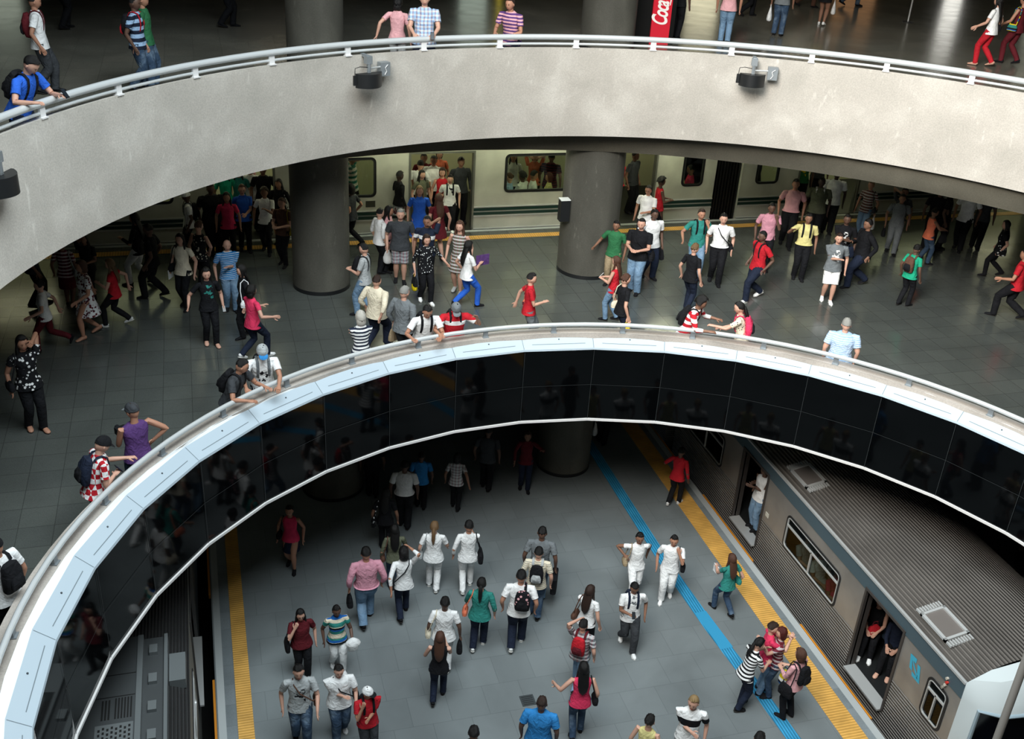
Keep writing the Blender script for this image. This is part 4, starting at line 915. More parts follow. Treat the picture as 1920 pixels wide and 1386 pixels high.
def carried(bg, W, S, up_, wr, ha, hip, bw, male, cs):
    kind, col, side, lab = bg[:4]; c2 = bg[4] if len(bg) > 4 else 'k'; sg = -1 if side == 'l' else 1
    mt = cloth(*(col if isinstance(col, tuple) else (col,)))
    def base(name, cat, p): 
        t = thing(name, lab, cat, W @ cs(p), 0, 'bags and things people carry'); t.rotation_euler = W.to_euler(); return t, cs(p)
    def mesh(fn, name, mat, t, o):
        m = M(); fn(m); m.v = [tuple(V(v)-o) for v in m.v]; return m.build(name, mat, t)
    if kind == 'backpack':
        c = up_((0, -.115 if side != 'f' else .115, .70)); t, o = base('backpack', 'backpack', c); f = -1 if side != 'f' else 1
        A = lambda y, z: cs(up_((0 if side != 'x' else .03, y*f, z)))
        mesh(lambda m: m.loft([A(.062, .585), A(.085, .60), A(.10, .66), A(.10, .74), A(.085, .80), A(.07, .815)], [(.05*S, .018*S), (.075*S, .035*S), (.08*S, .045*S), (.078*S, .042*S), (.062*S, .032*S), (.03*S, .012*S)], side=(1, 0, 0), n=16, sup=3), 'pack_body', mt, t, o)
        mesh(lambda m: m.loft([A(.135, .61), A(.145, .63), A(.147, .68), A(.138, .72)], [(.04*S, .008*S), (.058*S, .016*S), (.058*S, .016*S), (.04*S, .008*S)], side=(1, 0, 0), n=12, sup=3), 'front_pocket', cloth(c2), t, o)
        for g in ((-1, 1) if side != 'x' else (1,)):
            x = .052
            mesh(lambda m: m.loft([cs(up_((g*x, y*f, z))) for y, z in ((.06, .80), (.04, .836), (0, .848), (-.045, .83), (-.066, .78), (-.070, .72), (-.06, .66), (-.02, .63), (.05, .62))], [(.014*S, .005*S)]*9, side=(1, 0, 0), n=8), 'strap', cloth(c2) if bg[4:] else mt, t, o)
    elif kind in ('shoulder', 'tote', 'sling'):
        x = .125*sg*bw; zc = .53 if kind != 'tote' else .50; c = V((x*1.12, .0, zc)); hgt = .05 if kind != 'tote' else .085; wd = .075 if kind != 'tote' else .09
        if kind == 'sling': hgt, wd, c = .06, .065, V((x*1.1, -.03, .52))
        t, o = base('shoulder_bag', 'bag', V((c.x, c.y, c.z-hgt)))
        mesh(lambda m: m.loft([cs(c+V((0, 0, dz))) for dz in (-hgt, -hgt*.85, 0, hgt*.7, hgt)], [(wd*.6*S, .018*S), (wd*.95*S, .03*S), (wd*S, .034*S), (wd*.8*S, .02*S), (wd*.6*S, .006*S)], side=(0, 1, 0), n=16, sup=3), 'bag_body', mt, t, o)
        xs = .07*sg if kind != 'sling' else -.05*sg
        if kind == 'sling': path = [(c.x, c.y+.05, c.z+hgt*.8), (c.x*.75, .075, .60), (.0, .078*bw, .72), (xs, .05, .80), (xs*1.15, .0, .84), (xs, -.05, .80), (0, -.07*bw, .72), (c.x*.75, -.07, .60), (c.x, c.y-.05, c.z+hgt*.8)]
        else: path = [(c.x, c.y+.05, c.z+hgt*.8), (sg*.105*bw, .058, .70), (sg*.092, .045, .80), (xs*1.2, .0, .838), (sg*.092, -.045, .80), (sg*.11*bw, -.055, .70), (c.x, c.y-.05, c.z+hgt*.8)]
        mesh(lambda m: m.loft([cs(up_(p) if p[2] > .58 else V(p)) for p in path], .0065*S, n=6), 'strap', cloth(c2) if bg[4:] else mt, t, o)
    elif kind in ('hand', 'plastic', 'suitcase', 'paper'):
        i = 0 if side == 'l' else 1; w_ = wr[i]; hgt = {'hand': .075, 'plastic': .105, 'suitcase': .10, 'paper': .06}[kind]
        top_ = w_+V((0, 0, -.045)); c = top_+V((0, 0, -.035-hgt))
        if c.z-hgt < .01: c.z = hgt+.01
        t, o = base({'hand': 'handbag', 'plastic': 'plastic_bag', 'suitcase': 'suitcase', 'paper': 'paper_sheets'}[kind], {'paper': 'papers', 'suitcase': 'case'}.get(kind, 'bag'), V((c.x, c.y, c.z-hgt)))
        if kind == 'suitcase': mesh(lambda m: m.loft([cs(c+V((0, 0, dz))) for dz in (-hgt, -hgt*.95, hgt*.95, hgt)], [(.11*S, .026*S), (.12*S, .034*S), (.12*S, .034*S), (.11*S, .026*S)], side=(0, 1, 0), n=16, sup=5), 'case_body', mt, t, o)
        elif kind == 'paper': mesh(lambda m: m.loft([cs(c+V((0, 0, dz+.09))) for dz in (-hgt, hgt)], [(.06*S, .004*S)]*2, side=(0, 1, 0), n=12, sup=8), 'sheet', mt, t, o)
        else:
            pl = kind == 'plastic'
            mesh(lambda m: m.loft([cs(c+V((0, 0, dz))) for dz in (-hgt, -hgt*.8, -hgt*.2, hgt*.5, hgt)], [(.04*S, .03*S), (.062*S, .042*S), (.066*S, .036*S), (.04*S, .02*S), (.014*S, .01*S)] if pl else [(.05*S, .02*S), (.075*S, .034*S), (.075*S, .032*S), (.062*S, .022*S), (.05*S, .008*S)], side=(0, 1, 0), n=14, sup=2 if pl else 2.8), 'bag_body', mt, t, o)
        mesh(lambda m: m.loft([cs(c+V((0, .03, hgt*.9))), cs(top_+V((0, .014, .0))), cs(top_+V((0, -.014, .0))), cs(c+V((0, -.03, hgt*.9)))], .005*S, n=6), 'handle', cloth(c2) if bg[4:] else mt, t, o)
    elif kind in ('phone', 'camera', 'folder', 'cup', 'towel'):
        i = 0 if side == 'l' else 1; w_ = wr[i]+ha[i]*.05; t, o = base({'phone': 'mobile_phone', 'towel': 'white_cloth'}.get(kind, kind), kind if kind != 'phone' else 'phone', w_)
        hx_ = {'phone': (.02, .003, .042), 'camera': (.045, .03, .03), 'folder': (.005, .10, .075), 'cup': (.02, .02, .03), 'towel': (.07, .06, .07)}[kind]
        if kind == 'towel': mesh(lambda m: m.ell(cs(w_), .085*S, .06*S, .10*S, 14, 9, lambda q: V((q.x*(1+.2*sin(5*q.z)), q.y, q.z))), 'folded_cloth', mt, t, o)
        else: mesh(lambda m: m.obox(cs(w_+V((0, .01, .02))), V((1, 0, 0)), V((0, .8, .6)) if kind == 'phone' else V((0, 1, 0)), V((0, -.6, .8)) if kind == 'phone' else V((0, 0, 1)), *[v*S for v in hx_]), 'phone_body' if kind == 'phone' else kind+'_body', mt, t, o)
        if kind == 'camera': mesh(lambda m: m.loft([cs(w_+V((0, .03, .02))), cs(w_+V((0, .085, .02)))], .022*S, n=12), 'lens', mt, t, o)
        if kind == 'phone': mesh(lambda m: m.obox(cs(w_+V((0, .01, .02)))+V((0, -.6, .8))*0+V((0, -.7, .7))*.0, V((1, 0, 0)), V((0, .8, .6)), V((0, -.6, .8)), .017*S, .0034*S, .036*S), 'screen', plain('phone_screen', '20262c', .2), t, o)
p = person
T1 = lambda c, p_='', c2='w': (c, p_, c2)
# ---- lowest platform
p(0, 682, 1024, 694, 1174, -8, 'm', T1('pp'), ('p', 'lj'), 'shortk', 1, 'bald-crowned person in pink shirt and pale blue trousers walking away with a black bag', s=-.7, arms='cd', sleeve=.85, tuck=True, bags=[('hand', 'k', 'l', 'black rucksack hanging from the hand of the person in pink shirt')], build=1.1)
p(0, 766, 1028, 756, 1156, -10, 'f', T1('w'), ('p', 'nv'), 'bobk', 1, 'person in white blouse and dark jeans with one hand raised to the ear, walking away', s=-.7, arms='be', sleeve=.8, bags=[('sling', 'k', 'l', 'small black sling bag on the person in white blouse with raised hand')])
p(0, 821, 980, 811, 1104, 5, 'f', T1('w'), ('p', 'w'), 'ponyn', 0, 'person all in white with a fair ponytail walking away up the lowest platform', s=.4, arms='df', shoe='w', build=1.08, bags=[('shoulder', 'lg', 'l', 'pale grey shoulder bag of the person in white with the ponytail')])
p(0, 865, 978, 874, 1105, -5, 'f', T1('w'), ('p', 'w'), 'shortk', 1, 'person with short black hair in long white tunic and white trousers walking away', s=-.6, arms='dp', shoe='w', sleeve=.85, bags=[('tote', 'k', 'r', 'long black shoulder bag against the white tunic')])
p(0, 908, 1086, 896, 1214, 5, 'f', T1('tl'), ('p', 'nv'), 'ponyk', 0, 'person in teal blouse with long dark ponytail walking away', s=-.5, arms='fd', shoe='w', build=1.12, sleeve=.6, bags=[('shoulder', 'og', 'l', 'orange shoulder bag of the person in teal blouse')])
p(0, 821, 1122, 830, 1254, 0, 'f', T1('w'), ('p', 'w'), 'shortk', 3, 'person in white uniform with two bags walking away, partly behind the long-haired one', s=.3, arms='dc', shoe='w', build=1.15, bags=[('shoulder', 'cr', 'l', 'cream shoulder bag of the person in white uniform'), ('hand', 'k', 'r', 'black travel bag hanging at the right of the person in white uniform')])
p(0, 815, 1188, 821, 1312, 3, 'f', T1('k'), ('p', 'nv'), 'longm', 0, 'person with long brown hair, black top and dark jeans seen from behind', s=-.6, arms='fp', sleeve=0, shoe='k')
p(0, 741, 986, 739, 1104, -5, 'f', T1('ol'), ('p', 'jn'), 'longk', 1, 'person in olive sweater and jeans with very long dark hair in the shade', s=.3, arms='df', sleeve=.9, bags=[('shoulder', 'br', 'l', 'brown shoulder bag of the person in olive sweater')])
p(0, 727, 918, 722, 1032, 5, 'f', T1('k'), ('p', 'k'), 'longk', 2, 'person in black in the shade in front of the olive sweater', s=.4, bags=[('tote', ('k', 'fl', 'w'), 'l', 'black bag with white pattern carried in the shade')])
p(0, 759, 865, 757, 988, 5, 'm', T1('w'), ('p', 'k'), 'shortk', 3, 'person in white shirt and black trousers walking away in the shadow', s=.3, tuck=True, build=1.05, h=1.74)
p(0, 791, 850, 787, 951, 0, 'm', T1('bb'), ('p', 'k'), 'shortk', 3, 'person in dim blue shirt beside the white shirt in the shadow', s=.3)
p(0, 858, 853, 852, 952, 10, 'f', T1('lg', 'pl'), ('p', 'k'), 'bobk', 2, 'person in pale patterned shirt walking away deep in the shadow', s=.4, arms='dq')
p(0, 903, 801, 910, 917, 10, 'm', T1('dg'), ('p', 'k'), 'shortk', 3, 'person in dark clothes just under the black panels, left of the shadowed facing one', s=.4)
p(0, 988, 809, 982, 917, 175, 'f', T1('mr'), ('p', 'nv'), 'bobb', 2, 'person in dark red top in deep shadow beside the right low column', s=.3, arms='wd', sleeve=1)
p(0, 698, 820, 698, 930, 0, 'm', T1('k'), ('p', 'k'), 'shortk', 3, 'dark figure standing in shadow right of the left low column', s=.2)
p(0, 540, 948, 548, 1064, 195, 'f', T1('hp'), ('s', 'nv', '.30'), 'bunk', 1, 'person in pink tank top and dark knee skirt walking along the left platform side', s=.5, sleeve=0, shoe='k', bags=[('shoulder', 'k', 'r', 'black shoulder bag of the person in pink tank top')])
p(0, 567, 1143, 568, 1262, 172, 'f', T1('mr'), ('p', 'k'), 'longk', 0, 'person in dark red blouse and glasses smiling, black hair', s=.4, arms='ds', build=1.15, extra='glasses', bags=[('tote', ('k', 'pr', 'ye'), 'r', 'black tote bag with yellow print on the shoulder of the person in dark red')])
p(0, 630, 1137, 634, 1250, 168, 'f', T1('tl', 'bs', 'cr'), ('p', 'w'), 'shortk', 3, 'person in blue and cream striped blouse and white trousers coming forward', s=.5, arms='fd', shoe='w', build=1.12, sleeve=.35, bags=[('towel', 'w', 'l', 'bundle of white cloth carried under the arm of the striped blouse')])
p(0, 559, 1247, 566, 1391, 178, 'm', T1('lg', 'pr', 'k'), ('p', 'jn'), 'shortk', 0, 'person in grey printed tee and jeans with a bag strap across the chest', s=.4, arms='fd', bags=[('sling', 'br', 'l', 'dark brown bag on a long cross strap over grey tee')])
p(0, 627, 1247, 638, 1376, 172, 'm', T1('w'), ('p', 'jn'), 'shortk', 0, 'stocky person in white tee and worn jeans looking down, bag strap across the chest', s=-.4, arms='fx', build=1.15, shoe='w', bags=[('sling', 'k', 'l', 'black cross-strap bag over stocky white tee')])
p(0, 686, 1288, 690, 1413, 165, 'm', T1('rd'), ('p', 'dg'), 'shortk', 1, 'person in red tee and white cap facing left at the bottom of the photo', s=.2, arms='xs', look=-40, cap=('w', 'k', 'f'), bags=[('backpack', 'k', 'b', 'black backpack of the person in white cap')])
p(0, 889, 1364, None, None, 0, 'm', T1('dg'), ('p', 'k'), 'shortk', 2, 'black-haired head cut off by the bottom edge, left of the blue shirt', h=1.7)
p(0, 1017, 1308, None, None, 5, 'm', T1('bb'), ('p', 'nv'), 'buzzb', 3, 'person in bright blue polo shirt seen from behind at the bottom edge', h=1.75, build=1.1)
p(0, 1009, 988, 1018, 1130, 3, 'm', T1('gy'), ('p', 'lj'), 'buzzk', 3, 'tall person in grey-blue shirt and jeans walking away with a flat black case', s=-.3, arms='dc', bags=[('suitcase', 'k', 'r', 'flat black case in the hand of the tall grey shirt')])
p(0, 991, 1028, 1000, 1156, 3, 'm', T1('cr', 'ts', 'gy'), ('p', 'jn'), 'shortk', 0, 'person in thin-striped shirt with a black backpack walking away', s=.3, bags=[('backpack', 'k', 'b', 'black backpack with grey pocket over the thin-striped shirt', 'lg')])
p(0, 975, 1070, 972, 1214, 0, 'm', T1('w'), ('p', 'nv'), 'shortk', 1, 'person in white tee and blue jeans carrying a flowered backpack on one shoulder', s=-.6, arms='dd', shoe='w', bags=[('backpack', ('k', 'fl', 'pk'), 'x', 'black and pink flowered backpack slung on one shoulder')])
p(0, 1104, 1100, 1092, 1226, 25, 'f', T1('w'), ('p', 'k'), 'longb', 0, 'person with long dark hair and white top carrying a brown bag, behind the red backpack', s=.2, arms='sd', sleeve=.3, bags=[('shoulder', 'br', 'l', 'large brown handbag of the person with long dark hair and white top')])
p(0, 1088, 1164, 1080, 1288, 15, 'm', T1('gy', 'pl'), ('p', 'lj'), 'shortk', 0, 'person running with a red backpack and one arm up, one foot kicked back', s=1, arms='ed', pose='run', bags=[('backpack', 'rd', 'b', 'red backpack on the running person', 'mr')])
p(0, 1094, 1245, 1080, 1380, -12, 'f', T1('hp'), ('p', 'jn'), 'longk', 0, 'person in bright pink tank top with long black hair seen from behind', s=-.4, arms='od', sleeve=0, bags=[('shoulder', 'k', 'r', 'black shoulder bag of the person in bright pink tank top')])
p(0, 1190, 1092, 1174, 1212, 165, 'm', T1('w', 'pr', 'gy'), ('p', 'dg'), 'shortk', 2, 'person in white polo looking down at a phone while walking forward', s=.8, arms='dn', shoe='w', bags=[('backpack', 'nv', 'b', 'dark blue backpack of the person looking at a phone'), ('phone', 'k', 'r', 'phone in the hand of the white polo walking forward')], nod=25)
p(0, 1201, 1000, 1176, 1090, 165, 'f', T1('w'), ('p', 'w'), 'bunk', 2, 'person in low-necked white top and white trousers striding forward with a tan bag', s=-.9, arms='bh', shoe='w', sleeve=.35, h=1.64, bags=[('shoulder', 'tn', 'r', 'tan patterned shoulder bag of the striding person in white')])
p(0, 1257, 1004, 1247, 1121, 178, 'm', T1('w'), ('p', 'w'), 'shortk', 1, 'person in white tee and white trousers walking on the blue strip, strap on shoulder', s=-.5, arms='sd', shoe='w', bags=[('shoulder', 'k', 'l', 'black bag on the shoulder of the person on the blue strip')])
p(0, 1362, 1041, 1354, 1150, -40, 'f', T1('tl'), ('p', 'jn'), 'longm', 0, 'person in green top and jeans with long brown hair walking towards the blue strip', s=.8, arms='jd', sleeve=.3, bags=[('shoulder', 'tl', 'r', 'green shoulder bag of the person in green top'), ('paper', 'w', 'l', 'white paper in the hand of the person in green top')])
p(0, 1302, 1307, None, None, 175, 'm', T1('w', 'wb', 'k'), ('p', 'lg'), 'moy', 0, 'person with raised crest of hair in white and black polo at the bottom edge', h=1.72, arms='dx', look=15)
p(0, 1220, 1342, None, None, 15, 'f', T1('yl'), ('p', 'nv'), 'bunk', 0, 'person in pale yellow tank top seen from behind at the bottom edge', h=1.6, sleeve=0)
p(0, 1427, 1375, None, None, 0, 'm', T1('k'), ('p', 'k'), 'shortk', 1, 'black-haired head cut off by the bottom edge near the blue strip', h=1.68)
p(0, 1452, 1168, 1452, 1290, 70, 'f', T1('hp'), ('p', 'lj'), 'shortb', 0, 'person in pink tee hugging another, in the group on the blue strip', arms='gg', h=1.66, look=20)
p(0, 1467, 1178, 1472, 1298, -110, 'f', T1('mr', 'pl'), ('p', 'jn'), 'bobr', 0, 'person with dark red hair being hugged by the one in pink', arms='gd', h=1.6)
p(0, 1428, 1197, 1410, 1308, 50, 'f', T1('w', 'st', 'k'), ('p', 'nv'), 'ponyk', 0, 'person in black and white striped top and jeans reaching into the hug', s=.3, arms='gj', lean=12, h=1.64)
p(0, 1498, 1219, 1474, 1345, -60, 'f', T1('pk'), ('p', 'k'), 'bobm', 0, 'person with brown bob in pale pink blouse and black trousers waiting beside the hug', arms='nn', sleeve=.9, bags=[('tote', 'k', 'l', 'large flat black tote on the arm of the pale pink blouse'), ('backpack', 'k', 'b', 'small black backpack behind the pale pink blouse'), ('plastic', ('w', 'bs', 'ye'), 'r', 'blue white and yellow carrier bag held beside the hug')])
p(0, 1272, 840, 1262, 946, 20, 'f', T1('rd'), ('p', 'k'), 'shortk', 3, 'person in dark red top crossing the yellow strip near the right train', s=-.5, arms='od', sleeve=.9, shoe='w')
p(0, 1140, 720, 1140, 853, 10, 'm', T1('dg'), ('p', 'k'), 'shortk', 2, 'pair of dark trouser legs on the blue strip right under the black panels', h=1.75, s=.4)
p(0, 1104, 725, 1103, 856, 20, 'f', T1('dg', 'pl'), ('p', 'k'), 'bobk', 2, 'legs at the edge of the right low column, carrying a white bag', h=1.7, s=.5, bags=[('plastic', 'w', 'r', 'white plastic bag beside the right low column')])
q_ = at(1916, 1085, 0); p(0, 0, 0, None, None, -60, 'm', T1('rd'), ('p', 'k'), 'shortk', 2, 'person in red shirt on the far platform at the right edge, beyond the stainless train', loc=(q_.x+.1, q_.y+.1, 0), h=1.72)
# ---- middle floor, behind the lower ring and around
p(1, 48, 629, 69, 805, 165, 'f', T1('k', 'fl', 'w'), ('p', 'k'), 'longk', 1, 'person in black and white flowered blouse with a phone at the ear, far left', s=.3, arms='ed', shoe='skin', build=1.1, sleeve=.3, bags=[('shoulder', 'k', 'r', 'black handbag of the person in flowered blouse far left')])
p(1, 74, 527, 92, 655, -80, 'f', T1('w'), ('p', 'mr'), 'bunk', 0, 'person in white tee and dark red trousers running to the left', s=1, pose='run', arms='ob', shoe='k')
p(1, 156, 489, 172, 630, -110, 'f', T1('w', 'fl', 'mr'), ('d', 'w', '.30'), 'bobm', 1, 'person in white dress with dark red flowers walking left', s=.7, arms='fb', build=1.1, shoe='skin')
p(1, 196, 486, 222, 610, -75, 'f', T1('rd'), ('p', 'k'), 'longn', 0, 'person with long fair hair, red top and black trousers striding left', s=.9, arms='nb', shoe='w', sleeve=.3)
p(1, 165, 441, 160, 560, -160, 'f', T1('k'), ('p', 'k'), 'longk', 2, 'dark-haired person in black just under the edge of the concrete ring, far left', s=.3, arms='ne')
p(1, 124, 455, 118, 565, 20, 'f', T1('mr', 'pl'), ('s', 'mr', '.30'), 'shortk', 2, 'person in checked shirt and dark pink skirt half hidden by the concrete ring', s=.3, bags=[('shoulder', 'lg', 'r', 'pale bag beside the dark pink skirt')])
p(1, 50, 430, 54, 553, 80, 'm', T1('dg'), ('p', 'k'), 'shortk', 2, 'dark legs hanging below the edge of the concrete ring at the far left', h=1.72, s=.5)
p(1, 250, 399, 270, 588, -70, 'f', T1('k'), ('p', 'w'), 'longk', 1, 'tall person in long black coat and white trousers walking left', s=.8, arms='nd', sleeve=1, h=1.72)
p(1, 276, 420, 286, 540, -70, 'm', T1('k'), ('p', 'k'), 'shortk', 3, 'person in black behind the long black coat', s=.7, h=1.72)
p(1, 360, 359, 360, 480, -90, 'm', T1('w'), ('p', 'k'), 'shortk', 3, 'person in pale cap and white tee turned left beside the far train, left doorway', s=.3, cap=('w', 'lg', 'f'), sleeve=.5, bags=[('backpack', 'k', 'b', 'large black bag behind the person in pale cap')])
p(1, 394, 344, 400, 470, 170, 'm', T1('k'), ('p', 'k'), 'shortk', 3, 'broad figure in black at the left side of the left train doorway', build=1.25, h=1.74)
p(1, 424, 361, 425, 462, 180, 'f', T1('hp'), ('p', 'k'), 'longk', 1, 'person in dark pink blouse coming out of the left train doorway', s=.3, arms='dd', h=1.62)
p(1, 453, 346, 458, 462, 175, 'f', T1('rb'), ('p', 'k'), 'shortm', 0, 'person in blue blouse and sunglasses coming out of the left train doorway', s=.3, arms='md', extra='glasses', h=1.66)
p(1, 495, 352, 500, 486, 190, 'f', T1('w'), ('p', 'k'), 'afrob', 2, 'person with curly dark hair and white top right of the blue blouse', s=.6, arms='pd', h=1.64)
p(1, 522, 336, 530, 480, 200, 'f', T1('k'), ('s', 'k', '.35'), 'longk', 1, 'person in black cardigan right beside the silver door panel', arms='dd', sleeve=1, h=1.64, bags=[('shoulder', ('k', 'fl', 'w'), 'l', 'black and white patterned bag near the silver door panel')])
p(1, 529, 371, 534, 497, -150, 'f', T1('br'), ('p', 'k'), 'bunm', 0, 'person in brown top typing on a phone left of the left middle-floor column', arms='nn', s=.3, bags=[('shoulder', 'ys', 'l', 'mustard yellow bag left of the left middle-floor column')])
p(1, 372, 414, 380, 550, 40, 'f', T1('k', 'fl', 'cr'), ('p', 'k'), 'bunm', 0, 'person in sleeveless flowered top with one hand on the hip', arms='dh', sleeve=0, h=1.64)
p(1, 358, 438, 350, 576, -150, 'f', T1('cr'), ('p', 'k'), 'longk', 0, 'person in cream top holding white sheets of paper', s=.4, arms='dd', sleeve=.4, bags=[('shoulder', 'k', 'r', 'black bag of the person with white papers'), ('paper', 'w', 'r', 'white sheets of paper held low in the hand')])
p(1, 427, 449, 434, 582, 170, 'm', T1('bb', 'ts', 'w'), ('p', 'lj'), 'bald k'.replace(' ', ''), 0, 'bald person in blue striped polo and jeans with hand at the chest', s=.3, arms='xd')
p(1, 384, 502, 397, 646, 170, 'f', T1('k', 'pr', 'tl'), ('p', 'k'), 'longk', 0, 'person in black with printed tee, phone in hand, walking towards the lower ring', s=.3, arms='do', shoe='skin', bags=[('phone', 'k', 'l', 'phone in the lowered hand of the person in black printed tee')])
p(1, 463, 497, 462, 632, -100, 'f', T1('k'), ('p', 'k'), 'longk', 0, 'person all in black with long hair carrying a white and red bag', s=.3, sleeve=1, bags=[('shoulder', 'w', 'l', 'white and red shoulder bag against black clothes')])
p(1, 491, 535, 478, 672, 55, 'f', T1('hp'), ('p', 'nv'), 'bobk', 0, 'person in bright pink top and navy track trousers holding out a hand with a cable', s=-.9, arms='no', shoe='w', sleeve=.4)
p(1, 249, 757, None, None, -25, 'm', T1('pu'), ('p', 'jn'), 'shortb', 1, 'person in purple tank top and grey cap with a camera at the lower ring', h=1.76, sleeve=0, arms='nh', cap=('dg', 'gy', 'f'), look=-15, bags=[('camera', 'k', 'l', 'black camera held by the person in purple tank top')])
p(1, 204, 820, None, None, 75, 'm', T1('rd', 'ck', 'w'), ('p', 'nv'), 'shortk', 0, 'person in red and white checked jersey and black cap at the rail with a phone', h=1.74, arms='rn', lean=16, nod=20, cap=('k', 'k', 'f'), bags=[('backpack', 'nv', 'b', 'dark drawstring backpack over the checked jersey'), ('phone', 'k', 'r', 'phone held over the rail by the person in checked jersey')])
p(1, 460, 676, None, None, 120, 'm', T1('dg'), ('p', 'k'), 'buzzk', 1, 'person in black polo with glasses leaning arms over the lower rail', h=1.74, arms='rR', lean=20, look=-25, extra='glasses', bags=[('backpack', 'k', 'b', 'black backpack of the person in black polo leaning on the rail')])
p(1, 497, 650, None, None, 172, 'm', T1('w', 'pr', 'k'), ('p', 'nv'), 'shortk', 1, 'person in white tee and grey cap with blue brim at the lower rail', h=1.76, arms='rR', lean=12, nod=22, cap=('lg', 'bb', 'f'), bags=[('backpack', 'k', 'b', 'black backpack with grey straps of the person in grey cap', 'gy')])
p(1, 676, 584, None, None, -15, 'f', T1('w', 'st', 'nv'), ('p', 'nv'), 'bobw', 0, 'person with grey wavy hair and navy striped top with back to the lower rail', h=1.64, arms='xx')
p(1, 725, 517, 706, 652, 35, 'm', T1('cr'), ('p', 'nv'), 'shortb', 0, 'person in loose off-white shirt walking right behind the lower rail', s=-.9, arms='db', build=1.15, sleeve=.8)
p(1, 759, 537, 740, 650, 40, 'm', T1('gy'), ('p', 'dg'), 'shortg', 0, 'grey-haired person in grey-blue shirt walking right', s=-.6, arms='dd', build=1.1, sleeve=.9, h=1.72, bags=[('hand', 'tn', 'l', 'tan paper bag between the two people walking right')])
p(1, 803, 575, None, None, 165, 'm', T1('w'), ('p', 'nv'), 'shortk', 1, 'person in white polo with backpack leaning forward on the lower rail', h=1.74, arms='rR', lean=22, nod=15, bags=[('backpack', 'k', 'b', 'black backpack of the person in white polo on the rail')])
p(1, 860, 573, None, None, 170, 'm', T1('rd', 'ch', 'w'), ('p', 'rd'), 'shortk', 1, 'person in red polo with white chest band and grey cap at the lower rail', h=1.72, arms='wR', lean=20, nod=30, cap=('gy', 'gy', 'f'), build=1.1, bags=[('backpack', 'k', 'b', 'black backpack of the person in red polo on the rail')])
p(1, 690, 457, 684, 590, -75, 'm', T1('lg'), ('p', 'lj'), 'shortk', 0, 'person in grey tee and jeans with black shoulder straps right of the left column', s=.5, arms='nn', bags=[('backpack', 'k', 'f', 'black bag worn on the chest right of the left column')])
p(1, 797, 440, 797, 566, 160, 'f', T1('k', 'dt', 'w'), ('p', 'k'), 'bobb', 0, 'person in black polka dot blouse coming forward with bags', s=.5, arms='od', sleeve=.7, shoe='w', bags=[('hand', 'k', 'r', 'black handbag of the polka dot blouse'), ('plastic', 'ye', 'r', 'yellow bag beside the polka dot blouse')])
p(1, 860, 414, 858, 548, -165, 'f', T1('ol', 'pl'), ('d', 'ol', '.32'), 'longm', 0, 'person with long auburn hair in knee-length olive brown dress', s=.3, shoe='lg', sleeve=0)
p(1, 887, 452, 873, 576, 60, 'f', T1('w'), ('p', 'rb'), 'longk', 0, 'person in white tee and bright blue trousers carrying a purple folder', s=-.9, arms='dn', bags=[('folder', 'pu', 'r', 'purple folder under the arm of the person in bright blue trousers')])
p(1, 707, 391, 712, 512, 60, 'm', T1('w'), ('p', 'k'), 'shortk', 0, 'person in loose white shirt and dark trousers near the first train window', s=.2, sleeve=.6)
p(1, 731, 386, 728, 510, 100, 'f', T1('pk'), ('p', 'k'), 'longk', 1, 'person in pale pink top with long dark hair holding a white bag', s=.2, sleeve=.3, bags=[('plastic', 'w', 'r', 'long white bag hanging between people near the first train window')])
p(1, 751, 392, 748, 520, 178, 'm', T1('dg'), ('k', 'gy', '', 'pl'), 'buzzg', 0, 'bald person in dark grey tee and checked shorts facing the camera', s=.2, build=1.12, h=1.76)
p(1, 750, 321, 752, 430, 60, 'f', T1('k'), ('s', 'lg', '.33', 'fl'), 'shortk', 4, 'person in black top and sequinned skirt waiting at the middle train door', sleeve=1, h=1.64)
p(1, 787, 349, 785, 470, 175, 'f', T1('rb'), ('d', 'rb', '.25'), 'longn', 0, 'person in bright blue dress walking out of the middle train door', s=.3, build=1.1, h=1.66)
p(1, 801, 405, 803, 528, 190, 'm', T1('nv', 'ch', 'w'), ('p', 'k'), 'shortk', 2, 'person in navy jersey with hand raised, behind the polka dot blouse', arms='ed', h=1.72)
p(1, 823, 364, 830, 480, -20, 'f', T1('mr'), ('d', 'mr', '.36'), 'longm', 0, 'person with long brown hair in dark red dress in front of the middle train door', s=.4, sleeve=.3, h=1.66)
p(1, 841, 330, 846, 428, 175, 'm', T1('w', 'pr', 'k'), ('p', 'k'), 'shortk', 0, 'person in printed white tee stepping down from the middle train door', s=.4, shoe='w', arms='dd', bags=[('backpack', 'k', 'b', 'black backpack of the person stepping from the middle train door')])
p(1, 657, 345, 652, 468, -60, 'f', T1('dg'), ('p', 'k'), 'bobk', 1, 'person walking behind the left middle-floor column, only one dark leg showing', s=.9, h=1.66)
p(1, 998, 512, None, None, 85, 'f', T1('rd'), ('p', 'gy'), 'shortk', 0, 'person with short curly hair in red tee, alone behind the lower rail', h=1.64, s=.5, arms='bn', bags=[('shoulder', ('og', 'fl', 'pk'), 'l', 'pink and orange patterned bag of the person in red tee')])
p(1, 1154, 482, 1150, 600, -70, 'f', T1('rd'), ('p', 'lj'), 'longm', 0, 'person with auburn hair in red vest looking at a phone with a cable', s=.4, arms='nn', sleeve=0, bags=[('phone', 'w', 'r', 'white phone of the person in red vest')])
p(1, 1175, 514, None, None, 60, 'f', T1('k'), ('p', 'nv'), 'bunm', 0, 'person in black tee with a cream shoulder bag passing behind the lower rail', h=1.64, s=.4, arms='dc', bags=[('shoulder', 'cr', 'l', 'large cream shoulder bag with a letter on it'), ('plastic', 'ye', 'r', 'small bright yellow bag held down at the lower rail')])
